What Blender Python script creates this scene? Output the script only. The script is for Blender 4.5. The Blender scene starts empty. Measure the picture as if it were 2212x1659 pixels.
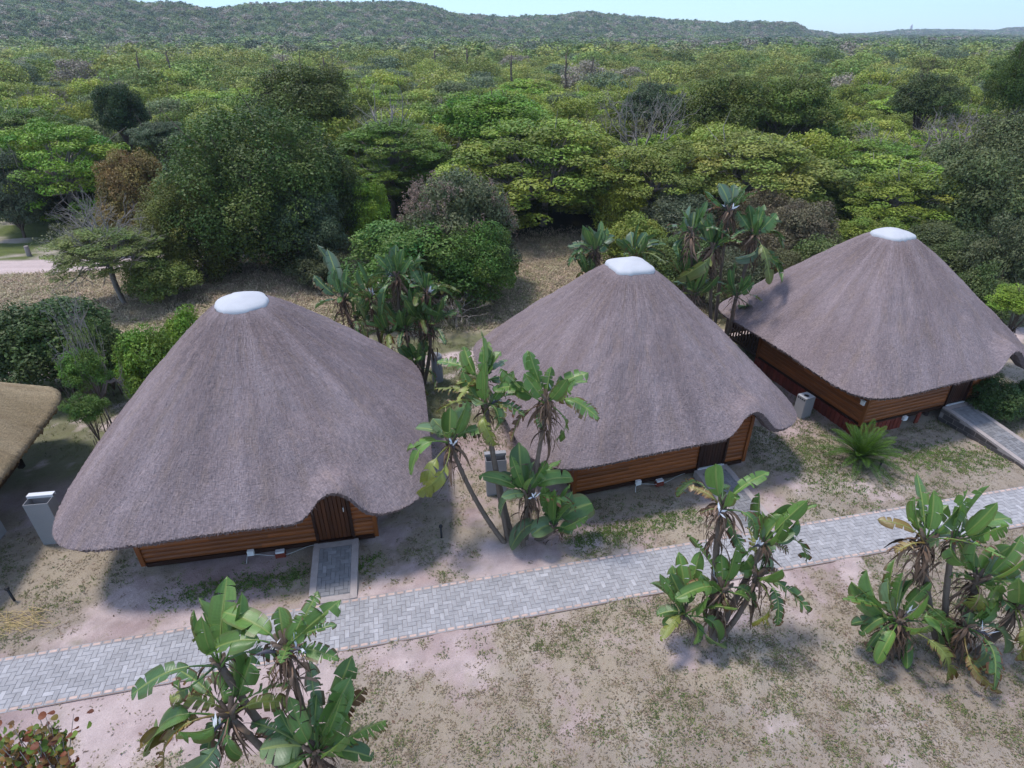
import bpy, math, random
import numpy as np
from mathutils import Vector, Matrix
S = bpy.context.scene
COL = S.collection
R = math.radians
rng = np.random.default_rng(7)
random.seed(7)

# ------------------------------------------------------------------ camera
F_PX = 1289.0; CAM_H = 12.0; PITCH = R(30.5)      # focal length in pixels of a 2212 px wide picture
cam_d = bpy.data.cameras.new('camera'); cam = bpy.data.objects.new('camera', cam_d); COL.objects.link(cam)
cam_d.sensor_width = 36; cam_d.lens = F_PX / 2212 * 36; cam_d.clip_end = 9000; cam_d.clip_start = .1
cam.location = (0, 0, CAM_H); cam.rotation_euler = (R(90) - PITCH, 0, 0)
S.camera = cam

# ------------------------------------------------------------------ light
SUN = Vector((-.32, .14, 1)).normalized()
w = bpy.data.worlds.new('World'); S.world = w; w.use_nodes = True
wn = w.node_tree.nodes; wl = w.node_tree.links
sky = wn.new('ShaderNodeTexSky'); sky.sky_type = 'NISHITA'; sky.sun_disc = False
sky.sun_elevation = math.asin(SUN.z); sky.sun_rotation = math.atan2(SUN.x, SUN.y)
sky.air_density = 1.0; sky.dust_density = .3; sky.ozone_density = 2.0
bg = wn['Background']; bg.inputs[1].default_value = .15
sky.altitude = 600
tn = wn.new('ShaderNodeMix'); tn.data_type = 'RGBA'; tn.blend_type = 'MULTIPLY'; tn.inputs[0].default_value = 1; 
tc = wn.new('ShaderNodeTexCoord'); sz = wn.new('ShaderNodeSeparateXYZ'); wl.new(tc.outputs['Generated'], sz.inputs[0])
rp = wn.new('ShaderNodeValToRGB'); wl.new(sz.outputs[2], rp.inputs[0])       # clear blue low down, thin white veil overhead
rp.color_ramp.elements[0].position = .02; rp.color_ramp.elements[0].color = (.60, .83, 1.05, 1)
rp.color_ramp.elements[1].position = .45; rp.color_ramp.elements[1].color = (1.42, 1.16, .98, 1)
wl.new(rp.outputs[0], tn.inputs[7])
wl.new(sky.outputs[0], tn.inputs[6]); wl.new(tn.outputs[2], bg.inputs[0])
sd = bpy.data.lights.new('sun', 'SUN'); sd.energy = 1.6; sd.angle = R(10); sd.color = (1, .95, .9)
so = bpy.data.objects.new('sun', sd); COL.objects.link(so)
so.rotation_euler = SUN.to_track_quat('Z', 'Y').to_euler(); so.location = (-20, 10, 60)
S.view_settings.view_transform = 'Standard'; S.view_settings.look = 'None'
S.view_settings.exposure = 1.1; S.view_settings.gamma = 1
S.render.resolution_x = 1024; S.render.resolution_y = 768
S.cycles.max_bounces = 5; S.cycles.transparent_max_bounces = 4; S.cycles.diffuse_bounces = 3

# ------------------------------------------------------------------ helpers
def ray(x, y):
    u = (x - 1106) / F_PX; v = -(y - 829.5) / F_PX
    return np.array([u, math.cos(PITCH) + v * math.sin(PITCH), -math.sin(PITCH) + v * math.cos(PITCH)])
def g(x, y, z=0.0):                       # where the sight line meets height z
    d = ray(x, y); return np.array([d[0], d[1], d[2]]) * ((z - CAM_H) / d[2]) + np.array([0, 0, CAM_H])
def atY(x, y, Y):                         # where it meets the upright plane Y
    d = ray(x, y); return d * (Y / d[1]) + np.array([0, 0, CAM_H])
def depth(P): return P[1] * math.cos(PITCH) - (P[2] - CAM_H) * math.sin(PITCH)
def atD(x, y, D):                         # at a distance D along the view axis
    return ray(x, y) * D + np.array([0, 0, CAM_H])

def _h(ix, iy, seed):
    n = (ix.astype(np.int64) * 374761393 + iy.astype(np.int64) * 668265263 + seed * 1442695041) & 0xFFFFFFFF
    n = ((n ^ (n >> 13)) * 1274126177) & 0xFFFFFFFF
    return ((n ^ (n >> 16)) & 0xFFFF) / 65535.0
def vnoise(x, y, seed=0):
    x = np.asarray(x, float); y = np.asarray(y, float)
    ix = np.floor(x); iy = np.floor(y); fx = x - ix; fy = y - iy
    fx = fx * fx * (3 - 2 * fx); fy = fy * fy * (3 - 2 * fy)
    a = _h(ix, iy, seed); b = _h(ix + 1, iy, seed); c = _h(ix, iy + 1, seed); d = _h(ix + 1, iy + 1, seed)
    return (a * (1 - fx) + b * fx) * (1 - fy) + (c * (1 - fx) + d * fx) * fy
def fbm(x, y, sc=1., oct=4, seed=0):
    s = 0; a = .5; t = 0
    for i in range(oct):
        s = s + a * vnoise(np.asarray(x) / sc, np.asarray(y) / sc, seed + i * 17); t += a; a *= .55; sc /= 2.1
    return s / t
def sstep(a, b, x):
    t = np.clip((x - a) / (b - a), 0, 1); return t * t * (3 - 2 * t)

class MB:
    """collects pieces and links them as ONE mesh object"""
    def __init__(s): s.v = []; s.f = []; s.n = 0; s.t = []; s.u = []; s.m = []; s.sm = []
    def add(s, v, faces, tint=1., uv=None, mi=0, smooth=False):
        v = np.asarray(v, float).reshape(-1, 3); k = len(v)
        s.v.append(v)
        fl = faces if isinstance(faces, list) else [faces]
        for fa in fl:
            fa = np.asarray(fa, int)
            if fa.size == 0: continue
            s.f.append(fa + s.n); s.m.append(np.full(len(fa), mi)); s.sm.append(np.full(len(fa), smooth))
        s.t.append(np.broadcast_to(np.asarray(tint, float), (k,)).copy())
        s.u.append(np.zeros((k, 3)) if uv is None else np.asarray(uv, float).reshape(-1, 3))
        s.n += k; return s
    def box(s, c, size, rz=0., tint=1., taper=0., mi=0):
        x, y, z = np.array(size) / 2.
        v = np.array([(-x, -y, -z), (x, -y, -z), (x, y, -z), (-x, y, -z), (-x + taper, -y + taper, z), (x - taper, -y + taper, z), (x - taper, y - taper, z), (-x + taper, y - taper, z)])
        cr, sr = math.cos(rz), math.sin(rz)
        v = np.stack([v[:, 0] * cr - v[:, 1] * sr, v[:, 0] * sr + v[:, 1] * cr, v[:, 2]], 1) + np.array(c)
        return s.add(v, np.array([(3, 2, 1, 0), (4, 5, 6, 7), (0, 1, 5, 4), (1, 2, 6, 5), (2, 3, 7, 6), (3, 0, 4, 7)]), tint, mi=mi)
    def beam(s, a, b, wx, wz, tint=1., mi=0):
        a = np.array(a, float); b = np.array(b, float); d = b - a; L = np.linalg.norm(d); d /= L
        up = np.array([0, 0, 1.]) if abs(d[2]) < .95 else np.array([0, 1., 0])
        r = np.cross(d, up); r /= np.linalg.norm(r); q = np.cross(r, d)
        vs = [p + r * i * wx / 2 + q * j * wz / 2 for p in (a, b) for i, j in ((-1, -1), (1, -1), (1, 1), (-1, 1))]
        return s.add(np.array(vs), np.array([(0, 1, 2, 3), (7, 6, 5, 4), (0, 4, 5, 1), (1, 5, 6, 2), (2, 6, 7, 3), (3, 7, 4, 0)]), tint, mi=mi)
    def tube(s, pts, rad, sides=6, tint=1., mi=0, smooth=True, cap=True):
        P = np.asarray(pts, float); n = len(P); rad = np.broadcast_to(np.asarray(rad, float), (n,))
        T = np.gradient(P, axis=0); T /= np.linalg.norm(T, axis=1)[:, None] + 1e-9
        ref = np.array([0, 0, 1.]) if abs(T[0][2]) < .9 else np.array([1., 0, 0])
        A = np.cross(T, ref); A /= np.linalg.norm(A, axis=1)[:, None] + 1e-9; B = np.cross(T, A)
        th = np.linspace(0, 2 * np.pi, sides, endpoint=False)
        V = (P[:, None] + rad[:, None, None] * (A[:, None] * np.cos(th)[None, :, None] + B[:, None] * np.sin(th)[None, :, None])).reshape(-1, 3)
        i, j = np.meshgrid(np.arange(n - 1), np.arange(sides), indexing='ij'); j2 = (j + 1) % sides
        q = np.stack([i * sides + j, i * sides + j2, (i + 1) * sides + j2, (i + 1) * sides + j], -1).reshape(-1, 4)
        L = np.concatenate([[0], np.cumsum(np.linalg.norm(np.diff(P, axis=0), axis=1))])
        uv = np.stack([np.tile(th / 6.28, n), np.repeat(L, sides), np.zeros(n * sides)], 1)
        s.add(V, q, tint, uv, mi, smooth)
        if cap:
            s.f.append((np.arange(sides)[::-1] + (n - 1) * sides + s.n - n * sides)[None, ::-1]); s.m.append(np.array([mi])); s.sm.append(np.array([False]))
        return s
    def build(s, name, mats, parent=None, loc=None):
        me = bpy.data.meshes.new(name); V = np.concatenate(s.v)
        me.vertices.add(len(V)); me.vertices.foreach_set('co', V.astype(np.float32).ravel())
        tot = np.concatenate([np.full(len(f), f.shape[1]) for f in s.f]); idx = np.concatenate([f.ravel() for f in s.f])
        me.loops.add(len(idx)); me.loops.foreach_set('vertex_index', idx.astype(np.int32))
        me.polygons.add(len(tot)); st = np.concatenate([[0], np.cumsum(tot)[:-1]])
        me.polygons.foreach_set('loop_start', st.astype(np.int32)); me.polygons.foreach_set('loop_total', tot.astype(np.int32))
        me.polygons.foreach_set('material_index', np.concatenate(s.m).astype(np.int32))
        me.polygons.foreach_set('use_smooth', np.concatenate(s.sm).astype(bool))
        me.update(calc_edges=True)
        a = me.attributes.new('tint', 'FLOAT', 'POINT'); a.data.foreach_set('value', np.concatenate(s.t).astype(np.float32))
        a = me.attributes.new('uvw', 'FLOAT_VECTOR', 'POINT'); a.data.foreach_set('vector', np.concatenate(s.u).astype(np.float32).ravel())
        for m in (mats if isinstance(mats, (list, tuple)) else [mats]): me.materials.append(m)
        o = bpy.data.objects.new(name, me); COL.objects.link(o)
        if parent is not None: o.parent = parent
        if loc is not None: o.location = loc
        return o

def tag(o, label=None, cat=None, group=None, kind=None):
    if label: o['label'] = label
    if cat: o['category'] = cat
    if group: o['group'] = group
    if kind: o['kind'] = kind
    return o
def empty(name, loc, rz=0., label=None, cat=None, group=None):
    o = bpy.data.objects.new(name, None); COL.objects.link(o); o.location = loc; o.rotation_euler = (0, 0, rz)
    o.empty_display_size = .3
    return tag(o, label, cat, group)

# ------------------------------------------------------------------ materials
class N:
    """small node-graph writer"""
    def __init__(s, name):
        s.m = bpy.data.materials.new(name); s.m.use_nodes = True; s.t = s.m.node_tree; s.t.nodes.clear()
        s.out = s.t.nodes.new('ShaderNodeOutputMaterial')
    def n(s, ty, **kw):
        x = s.t.nodes.new(ty)
        for k, v in kw.items(): setattr(x, k, v)
        return x
    def l(s, a, b): s.t.links.new(a, b)
    def put(s, sock, v):
        if isinstance(v, bpy.types.NodeSocket): s.l(v, sock)
        else: sock.default_value = v
    def attr(s, name, ty='GEOMETRY', out='Fac'):
        x = s.n('ShaderNodeAttribute', attribute_name=name, attribute_type=ty); return x.outputs[out]
    def mul(s, a, b, op='MULTIPLY', clamp=False):
        x = s.n('ShaderNodeMath', operation=op, use_clamp=clamp); s.put(x.inputs[0], a); s.put(x.inputs[1], b); return x.outputs[0]
    def noise(s, vec, scale, detail=3, rough=.55, out=0):
        x = s.n('ShaderNodeTexNoise'); s.l(vec, x.inputs['Vector']); x.inputs['Scale'].default_value = scale
        x.inputs['Detail'].default_value = detail; x.inputs['Roughness'].default_value = rough; return x.outputs[out]
    def vmul(s, vec, v):
        x = s.n('ShaderNodeVectorMath', operation='MULTIPLY'); s.l(vec, x.inputs[0]); x.inputs[1].default_value = v; return x.outputs[0]
    def ramp(s, fac, stops):
        x = s.n('ShaderNodeValToRGB'); s.l(fac, x.inputs[0]); e = x.color_ramp.elements
        while len(e) < len(stops): e.new(.5)
        for k, (p, c) in enumerate(stops): e[k].position = p; e[k].color = (*c, 1) if len(c) == 3 else c
        return x.outputs[0]
    def mix(s, fac, a, b, blend='MIX'):
        x = s.n('ShaderNodeMix', data_type='RGBA', blend_type=blend); s.put(x.inputs[0], fac)
        s.put(x.inputs[6], (*a, 1) if isinstance(a, tuple) and len(a) == 3 else a); s.put(x.inputs[7], (*b, 1) if isinstance(b, tuple) and len(b) == 3 else b)
        return x.outputs[2]
    def scale(s, col, fac):
        x = s.n('ShaderNodeVectorMath', operation='SCALE'); s.put(x.inputs[0], col if not isinstance(col, tuple) else col[:3]); s.put(x.inputs['Scale'], fac); return x.outputs[0]
    def bump(s, h, strength=.5, dist=.02):
        x = s.n('ShaderNodeBump'); x.inputs['Strength'].default_value = strength; x.inputs['Distance'].default_value = dist; s.l(h, x.inputs['Height']); return x.outputs[0]
    def bsdf(s, col, rough=.8, spec=.3, normal=None, metal=0):
        x = s.n('ShaderNodeBsdfPrincipled'); s.put(x.inputs['Base Color'], (*col, 1) if isinstance(col, tuple) and len(col) == 3 else col)
        s.put(x.inputs['Roughness'], rough); x.inputs['Specular IOR Level'].default_value = spec; x.inputs['Metallic'].default_value = metal
        if normal: s.l(normal, x.inputs['Normal'])
        return x
    def fin(s, sh): s.l(sh.outputs[0], s.out.inputs[0]); return s.m
    def translucent(s, sh, col, fac):
        tr = s.n('ShaderNodeBsdfTranslucent'); s.put(tr.inputs[0], col); mx = s.n('ShaderNodeMixShader'); mx.inputs[0].default_value = fac
        s.l(sh.outputs[0], mx.inputs[1]); s.l(tr.outputs[0], mx.inputs[2]); return mx
    def pos(s): return s.n('ShaderNodeNewGeometry').outputs['Position']
    def objc(s): return s.n('ShaderNodeTexCoord').outputs['Object']

def mat_simple(name, col, rough=.7, spec=.3, nsc=8, namt=.25, bump=0., metal=0, tint=True, dirt=0.):
    n = N(name); nz = n.noise(n.objc(), nsc, 5, .6)
    f = n.mul(n.mul(nz, namt * 2), 1 - namt, 'ADD')
    if dirt: f = n.mul(f, n.mul(n.mul(n.noise(n.objc(), 1.1, 4, .65), 2 * dirt), 1 - dirt, 'ADD'))
    if tint: f = n.mul(f, n.attr('tint'))
    c = n.scale(col, f)
    return n.fin(n.bsdf(c, rough, spec, n.bump(nz, bump, .02) if bump else None, metal))

def mat_thatch(name, ca, cb, cc):
    n = N(name); uv = n.attr('uvw', out='Vector')                 # x metres round, y metres down
    big = n.noise(n.vmul(uv, (.5, .28, 0)), 1., 4, .6); mid = n.noise(n.vmul(uv, (2.2, .8, 0)), 1., 3)
    sx = n.n('ShaderNodeSeparateXYZ'); n.l(uv, sx.inputs[0]); tw = n.mul(n.mul(sx.outputs[2], 1.6, 'MULTIPLY'), .15, 'SUBTRACT', True)
    def two(a, b, c_, d_, e_):
        x1 = n.noise(n.vmul(uv, (a * .32, b, 0)), 1., c_, d_); x2 = n.noise(n.vmul(uv, (a, b, 0)), 1., c_, d_)
        return n.mul(n.mul(x1, n.mul(1., tw, 'SUBTRACT')), n.mul(x2, tw), 'ADD')
    st = two(30, 6, 3, .7, 0); st2 = n.noise(n.vmul(uv, (70, 18, 0)), 1., 2, .6)
    rowv = two(9, 24, 3, .7, 0)
    c = n.mix(n.ramp(big, [(.38, (0, 0, 0)), (.64, (1, 1, 1))]), ca, cb)
    sk = n.noise(n.vmul(uv, (1.6, .14, 0)), 1., 4, .65); c = n.scale(c, n.mul(n.mul(sk, .75), .66, 'ADD'))
    c = n.mix(n.mul(n.ramp(mid, [(.5, (0, 0, 0)), (.75, (1, 1, 1))]), .5), c, cc)
    br = n.ramp(n.mul(n.mul(st, .55), n.mul(rowv, .45), 'ADD'), [(.30, (.52, .52, .53)), (.5, (.97, .97, .97)), (.70, (1.5, 1.48, 1.44))])
    c = n.mix(1., c, br, 'MULTIPLY'); c = n.scale(c, n.attr('tint'))
    h = n.mul(n.mul(st, .6), n.mul(n.mul(rowv, .8), n.mul(st2, .3), 'ADD'), 'ADD')
    return n.fin(n.bsdf(c, .85, .15, n.bump(h, .8, .045)))

def mat_wood(name, ca, cb):
    n = N(name); uv = n.attr('uvw', out='Vector')
    gr = n.noise(n.vmul(uv, (1.2, 30, 3)), 1., 4, .6); bl = n.noise(n.vmul(uv, (.8, 2.5, 1)), 1., 3)
    c = n.mix(gr, ca, cb); c = n.scale(c, n.mul(n.mul(bl, .9), .5, 'ADD')); c = n.scale(c, n.attr('tint'))
    return n.fin(n.bsdf(c, .45, .35, n.bump(gr, .3, .01)))

def mat_tree(name, inst=False, trans=.22, rough=.55):
    n = N(name)
    if inst: c = n.attr('col', 'INSTANCER', 'Color')
    else: c = n.n('ShaderNodeObjectInfo').outputs['Color']
    t = n.attr('tint'); hs = n.attr('uvw', out='Vector')
    sep = n.n('ShaderNodeSeparateXYZ'); n.l(hs, sep.inputs[0])
    hsv = n.n('ShaderNodeHueSaturation'); n.put(hsv.inputs['Color'], c)
    n.put(hsv.inputs['Hue'], sep.outputs[0]); hsv.inputs['Saturation'].default_value = 1.0; n.put(hsv.inputs['Value'], t)
    col = hsv.outputs[0]
    return n.fin(n.translucent(n.bsdf(col, rough, .3), col, trans))

def mat_paddle(name):
    n = N(name); c = n.n('ShaderNodeObjectInfo').outputs['Color']; uv = n.attr('uvw', out='Vector')
    sep = n.n('ShaderNodeSeparateXYZ'); n.l(uv, sep.inputs[0])     # x across -1..1, y along metres, z browning
    ax = n.mul(sep.outputs[0], 0., 'ADD'); ab = n.mul(ax, 0, 'ABSOLUTE')
    rib = n.n('ShaderNodeTexWave'); rib.wave_type = 'BANDS'; rib.bands_direction = 'Y'; n.l(uv, rib.inputs[0])
    rib.inputs['Scale'].default_value = 14; rib.inputs['Distortion'].default_value = 1.2
    mid = n.ramp(ab, [(.04, (1, 1, 1)), (.13, (0, 0, 0))])
    col = n.scale(c, n.mul(n.mul(rib.outputs[1], .3), .85, 'ADD'))
    nz = n.noise(uv, 5, 3); col = n.scale(col, n.mul(n.mul(nz, .7), .65, 'ADD'))
    col = n.mix(n.mul(mid, .75), col, (.30, .36, .10))
    edge = n.mul(n.ramp(n.mul(ab, n.mul(n.noise(uv, 9, 2), .5), 'ADD'), [(.95, (0, 0, 0)), (1.2, (1, 1, 1))]), sep.outputs[2])
    col = n.mix(edge, col, (.13, .055, .02))
    col = n.scale(col, n.attr('tint'))
    b = n.bsdf(col, .32, .5, n.bump(rib.outputs[1], .25, .01))
    return n.fin(n.translucent(b, n.scale(col, 1.1), .2))

TH1 = mat_thatch('grey_thatch', (.206, .161, .162), (.260, .209, .213), (.24, .177, .142))
TH4 = mat_thatch('golden_thatch', (.27, .205, .12), (.34, .265, .165), (.21, .145, .08))
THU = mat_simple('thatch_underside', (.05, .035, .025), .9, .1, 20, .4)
WOOD = mat_wood('varnished_pine', (.27, .085, .019), (.13, .038, .009))
WOODL = mat_wood('weathered_pine', (.16, .085, .03), (.08, .035, .012))
DOORW = mat_wood('door_boards', (.095, .032, .012), (.045, .015, .006))
DWOOD = mat_wood('dark_timber', (.035, .012, .006), (.016, .006, .004))
BRICK = mat_simple('red_brick', (.16, .035, .022), .8, .2, 12, .35, .3)
PLAST = mat_simple('white_plaster', (.47, .47, .485), .9, .3, 3, .06, .15, dirt=.14)
WHITE = mat_simple('white_plastic', (.75, .75, .74), .4, .4, 3, .05)
METAL = mat_simple('grey_sheet_metal', (.28, .275, .28), .6, .4, 3, .08)
METALL = mat_simple('bright_sheet_metal', (.62, .62, .63), .4, .5, 3, .06)
BLACK = mat_simple('black_plastic', (.012, .012, .014), .45, .4)
PAVE = mat_simple('concrete_paver', (.335, .325, .33), .9, .2, 9, .3, .25)
KERB = mat_simple('cast_concrete', (.36, .31, .29), .9, .15, 7, .3, .3)
BLOCK = mat_simple('concrete_block', (.17, .15, .145), .9, .15, 10, .35, .4)
MORTAR = mat_simple('mortar', (.27, .18, .14), .95, .1, 14, .3, .3)
BARK = mat_simple('bark', (.12, .09, .07), .9, .1, 9, .4, .5)
BARKG = mat_simple('grey_bark', (.24, .21, .19), .9, .1, 9, .3, .4)
STEM = mat_simple('ringed_stem', (.16, .125, .10), .9, .1, 9, .35, .5)
DEADL = mat_simple('dead_leaf', (.115, .075, .052), .9, .1, 6, .5, .2)
PETAL = mat_simple('white_petal', (.75, .75, .78), .6, .3)
SPATH = mat_simple('blue_grey_spathe', (.07, .065, .085), .5, .4)
TREE = mat_tree('foliage'); TREEI = mat_tree('far_foliage', True); PADDLE = mat_paddle('paddle_leaf')
STRAW = mat_simple('straw', (.50, .38, .18), .8, .2)
# ------------------------------------------------------------------ ground sheet with the hills
RX = np.array([0,189,245,336,353,406,451,465,560,665,774,869,936,978,1097,1209,1265,1437,1493,1564,1595,1711,1742,1805,1851,1945,1998,2068,2152,2173,2212])
RY = np.array([-4,0,7,16,13,14,23,24,15,10,10,7,16,31,38.5,35,28,45,47,53,50,52,66,74,75,67,65,66,67,63,62.])
def ridge_y(v): return np.interp(v, RX, RY, left=-8, right=60)
def path_side(x, y):                      # signed distance from the path's middle line
    a = R(12.2); return (x - 0) * -math.sin(a) + (y - 10.05) * math.cos(a)
PA = R(12.2)
def hill(X, Y):
    X = np.asarray(X, float); Y = np.asarray(Y, float)
    v = 1106 + F_PX * X / np.maximum(Y * .8616, 1.)            # bearing as a picture column
    r = np.hypot(X, Y)
    rd = np.interp(v, [-400, 0, 900, 1500, 1720, 1840, 2212, 2600], [640, 640, 720, 900, 1000, 2100, 2300, 2300])
    foot = np.interp(v, [-400, 0, 700, 1000, 1400, 1700, 1840, 2600], [300, 310, 350, 400, 520, 640, 1500, 1700])
    ang = (70 - ridge_y(v)) / F_PX * math.cos(R(30.5)) ** 2 * 1.0     # small angle above the horizon line
    top = CAM_H + rd * ang * 1.02 - 7.0
    t = sstep(0, 1, (r - foot) / (rd - foot)); fall = sstep(rd, rd * 1.6, r)
    lump = (fbm(X, Y, 120, 4, 3) - .5)
    h = np.maximum(top, 1) * t * (1 - fall) + lump * 14 * sstep(.1, .5, t) * (1 - sstep(.72, 1., t))
    return np.where(Y > 60, h, 0)
def zone_near(x, y):
    """0 bare sand .. 1 grassy"""
    s = path_side(x, y)
    base = fbm(x, y, 2.3, 4, 11); fine = fbm(x, y, .55, 3, 23); tiny = fbm(x, y, .16, 2, 31)
    front = sstep(-.9, -3.5, s)
    bias = np.where(s < 0, .40 + .10 * front + .05 * sstep(-4, 6, x), .40)
    bias = bias + .10 * np.exp(-((s - 1.9 - .12 * (x + 4)) / .55) ** 2) * (s > 0) * sstep(-9, -5, x)
    bias = bias + .08 * sstep(7.5, 10, x) * (s > 0) * sstep(9, 4, s) + .1 * sstep(17, 19, x)
    bias = bias + .10 * np.exp(-(np.hypot(x + 11.2, y - 10.0) / 1.6) ** 2)
    # noise layers and biases summed into the grass cover
    val = base * .55 + fine * .3 + tiny * .15 + bias - .43
    return sstep(.40, .56, val)
def grow(a, b, n0, far, ratio):
    r = list(np.linspace(a, b, n0)); st = (b - a) / (n0 - 1)
    while r[-1] < far: st *= ratio; r.append(r[-1] + st)
    return r
xs = grow(-17, 24, 380, 3200, 1.06); st = .11; xl = [-17]
while xl[-1] > -3200: st *= 1.06; xl.append(xl[-1] - st)
xs = np.array(sorted(xl[1:]) + xs)
ys = np.array(grow(3, 32, 270, 70, 1.012)); ys = list(ys); st = ys[-1] - ys[-2]
while ys[-1] < 4200: st *= 1.03; ys.append(ys[-1] + st)
st = .11; yl = [3]
while yl[-1] > -60: st *= 1.2; yl.append(yl[-1] - st)
ys = np.array(sorted(yl[1:]) + ys)
GX, GY = np.meshgrid(xs, ys)
def relief(X, Y):
    s = path_side(X, Y); z = hill(X, Y)
    m = sstep(.85, 1.6, np.abs(s)) * sstep(60, 45, Y)
    z = z + m * ((fbm(X, Y, .9, 4, 5) - .5) * .10 + (fbm(X, Y, .25, 2, 8) - .5) * .06)
    z = z + .055 * sstep(.50, .60, fbm(X, Y, .8, 3, 19)) * np.exp(-((np.abs(s) - .80) / .10) ** 2) * (Y < 30)
    return z
GZ = relief(GX, GY)
s_ = path_side(GX, GY)
# albedo map: a patchwork of sand, weeds, lawn, dry meadow and leaf litter
SAND = np.array([.40, .300, .285]); SANDL = np.array([.53, .425, .40]); SOIL = np.array([.25, .18, .17])
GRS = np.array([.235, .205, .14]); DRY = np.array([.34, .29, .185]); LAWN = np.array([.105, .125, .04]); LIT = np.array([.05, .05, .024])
zn = zone_near(GX, GY)[..., None]
n1 = fbm(GX, GY, 1.3, 4, 41)[..., None]; n2 = fbm(GX, GY, 6, 3, 43)[..., None]; n3 = fbm(GX, GY, .3, 3, 47)[..., None]
col = SAND + (SANDL - SAND) * sstep(.35, .7, n1) + (SOIL - SAND) * .5 * sstep(.5, .75, n3)
hut_side = sstep(.2, 1.2, s_ * .35)[..., None] * sstep(16, 13, GY)[..., None]
col = col * (1 - .12 * hut_side)  # sand slightly darker on the hut side of the path
gcol = GRS * (.7 + .6 * n3) + (DRY - GRS) * sstep(.45, .65, n2) * .7
col = col + (gcol - col) * zn * .68
# meadow
BL = GY - (24.5 + .06 * GX + 1.2 * (n2[..., 0] - .5)); mead = sstep(0, 1.5, BL)[..., None]
lawnback = sstep(0, 1.5, GY - (17 + .25 * GX))[..., None] * (1 - mead)
lg = LAWN * (.8 + .5 * n3) + (SANDL - LAWN) * sstep(.52, .66, fbm(GX, GY, 1.1, 4, 71)[..., None]) * .9
col = col + (lg - col) * lawnback * .75
mc = DRY * (.55 + .8 * n1) + (LAWN - DRY) * sstep(.45, .6, fbm(GX, GY, 4, 3, 77)[..., None]) * .6
col = col + (mc - col) * mead
# sandy track behind the huts
trk = np.exp(-(((GY - (23.2 + .10 * GX + .8 * np.sin(GX * .23))) / .7) ** 2))[..., None]
col = col + (SANDL * (.75 + .4 * n3) - col) * sstep(.3, .7, trk + .35 * (n1 - .5))
# forest floor and the lawn with the sandy road on the far left
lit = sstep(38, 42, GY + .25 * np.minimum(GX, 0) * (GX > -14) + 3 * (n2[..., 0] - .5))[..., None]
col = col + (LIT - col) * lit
lf = sstep(-14.5, -17, GX + .0 * GY)[..., None] * sstep(33, 35, GY)[..., None] * sstep(54, 50, GY)[..., None]
lfc = LAWN * (.8 + .5 * n3) + (SANDL - LAWN) * sstep(.62, .7, fbm(GX, GY, 1.5, 3, 91)[..., None]) * .6
col = col + (lfc - col) * lf
ROADY = 34.5 + .12 * (GX + 26)
rd = (sstep(1.6, 1.1, np.abs(GY - ROADY + .4 * (n1[..., 0] - .5))) * sstep(-15, -18, GX))[..., None]
rut = .85 + .25 * fbm(GX * .15, GY * 3, .6, 2, 5)[..., None]
col = col + (SANDL * rut - col) * rd
# far plain under the trees, a pale sandy pan on the right
pan = (np.exp(-(((GY - 330) / 30) ** 2)) * sstep(60, 90, GX) * sstep(260, 200, GX))[..., None]
col = col + (np.array([.30, .26, .18]) - col) * pan * .8
ny, nx = GX.shape
V = np.stack([GX, GY, GZ], -1).reshape(-1, 3)
i, j = np.meshgrid(np.arange(ny - 1), np.arange(nx - 1), indexing='ij')
q = np.stack([i * nx + j, i * nx + j + 1, (i + 1) * nx + j + 1, (i + 1) * nx + j], -1).reshape(-1, 4)
n = N('sandy_soil'); gc = n.attr('uvw', out='Vector'); P = n.pos()
d1 = n.noise(P, 9, 4, .7); d2 = n.noise(P, 40, 3, .7); d3 = n.noise(n.vmul(P, (1, 1, 1)), 2.2, 3)
c = n.scale(gc, n.mul(n.mul(n.mul(d1, .5), n.mul(d2, .5), 'ADD'), .5, 'ADD'))
c = n.mix(n.mul(n.ramp(n.mul(n.mul(d1, .5), n.mul(d3, .5), 'ADD'), [(.5, (0, 0, 0)), (.66, (1, 1, 1))]), .3), c, n.scale(c, .55))
GROUND = n.fin(n.bsdf(c, .95, .1, n.bump(n.mul(n.mul(d1, .6), n.mul(d2, .4), 'ADD'), 1., .05)))
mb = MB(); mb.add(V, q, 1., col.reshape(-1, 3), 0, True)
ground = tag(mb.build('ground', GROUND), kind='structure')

def gz(x, y): return float(relief(np.array([x]), np.array([y]))[0])

# ------------------------------------------------------------------ the paved path
def paving(mb, L0, L1, W0, W1, frame, zf, unit=.22, tints=(.86, 1.12), gap=.0045, th=.05, dark=1.):
    """herringbone pavers clipped to a rectangle; frame(u,v)->world xy, zf(u,v)->z"""
    h = unit / 2; nu = int((L1 - L0) / h) + 2; nv = int((W1 - W0) / h) + 1
    for a in range(-2, nu + 2):
        for b in range(-2, nv + 2):
            k = (a - b) % 4
            if k == 0: u0, u1, v0, v1 = a, a + 2, b, b + 1
            elif k == 3: u0, u1, v0, v1 = a, a + 1, b, b + 2
            else: continue
            u0, u1 = L0 + u0 * h, L0 + u1 * h; v0, v1 = W0 + v0 * h, W0 + v1 * h
            u0 = max(u0, L0); u1 = min(u1, L1); v0 = max(v0, W0); v1 = min(v1, W1)
            if u1 - u0 < .03 or v1 - v0 < .03: continue
            t = random.uniform(*tints) * dark
            if random.random() < .12: t *= 1.12
            brick(mb, u0 + gap / 2, u1 - gap / 2, v0 + gap / 2, v1 - gap / 2, frame, zf, t, th)
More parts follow.
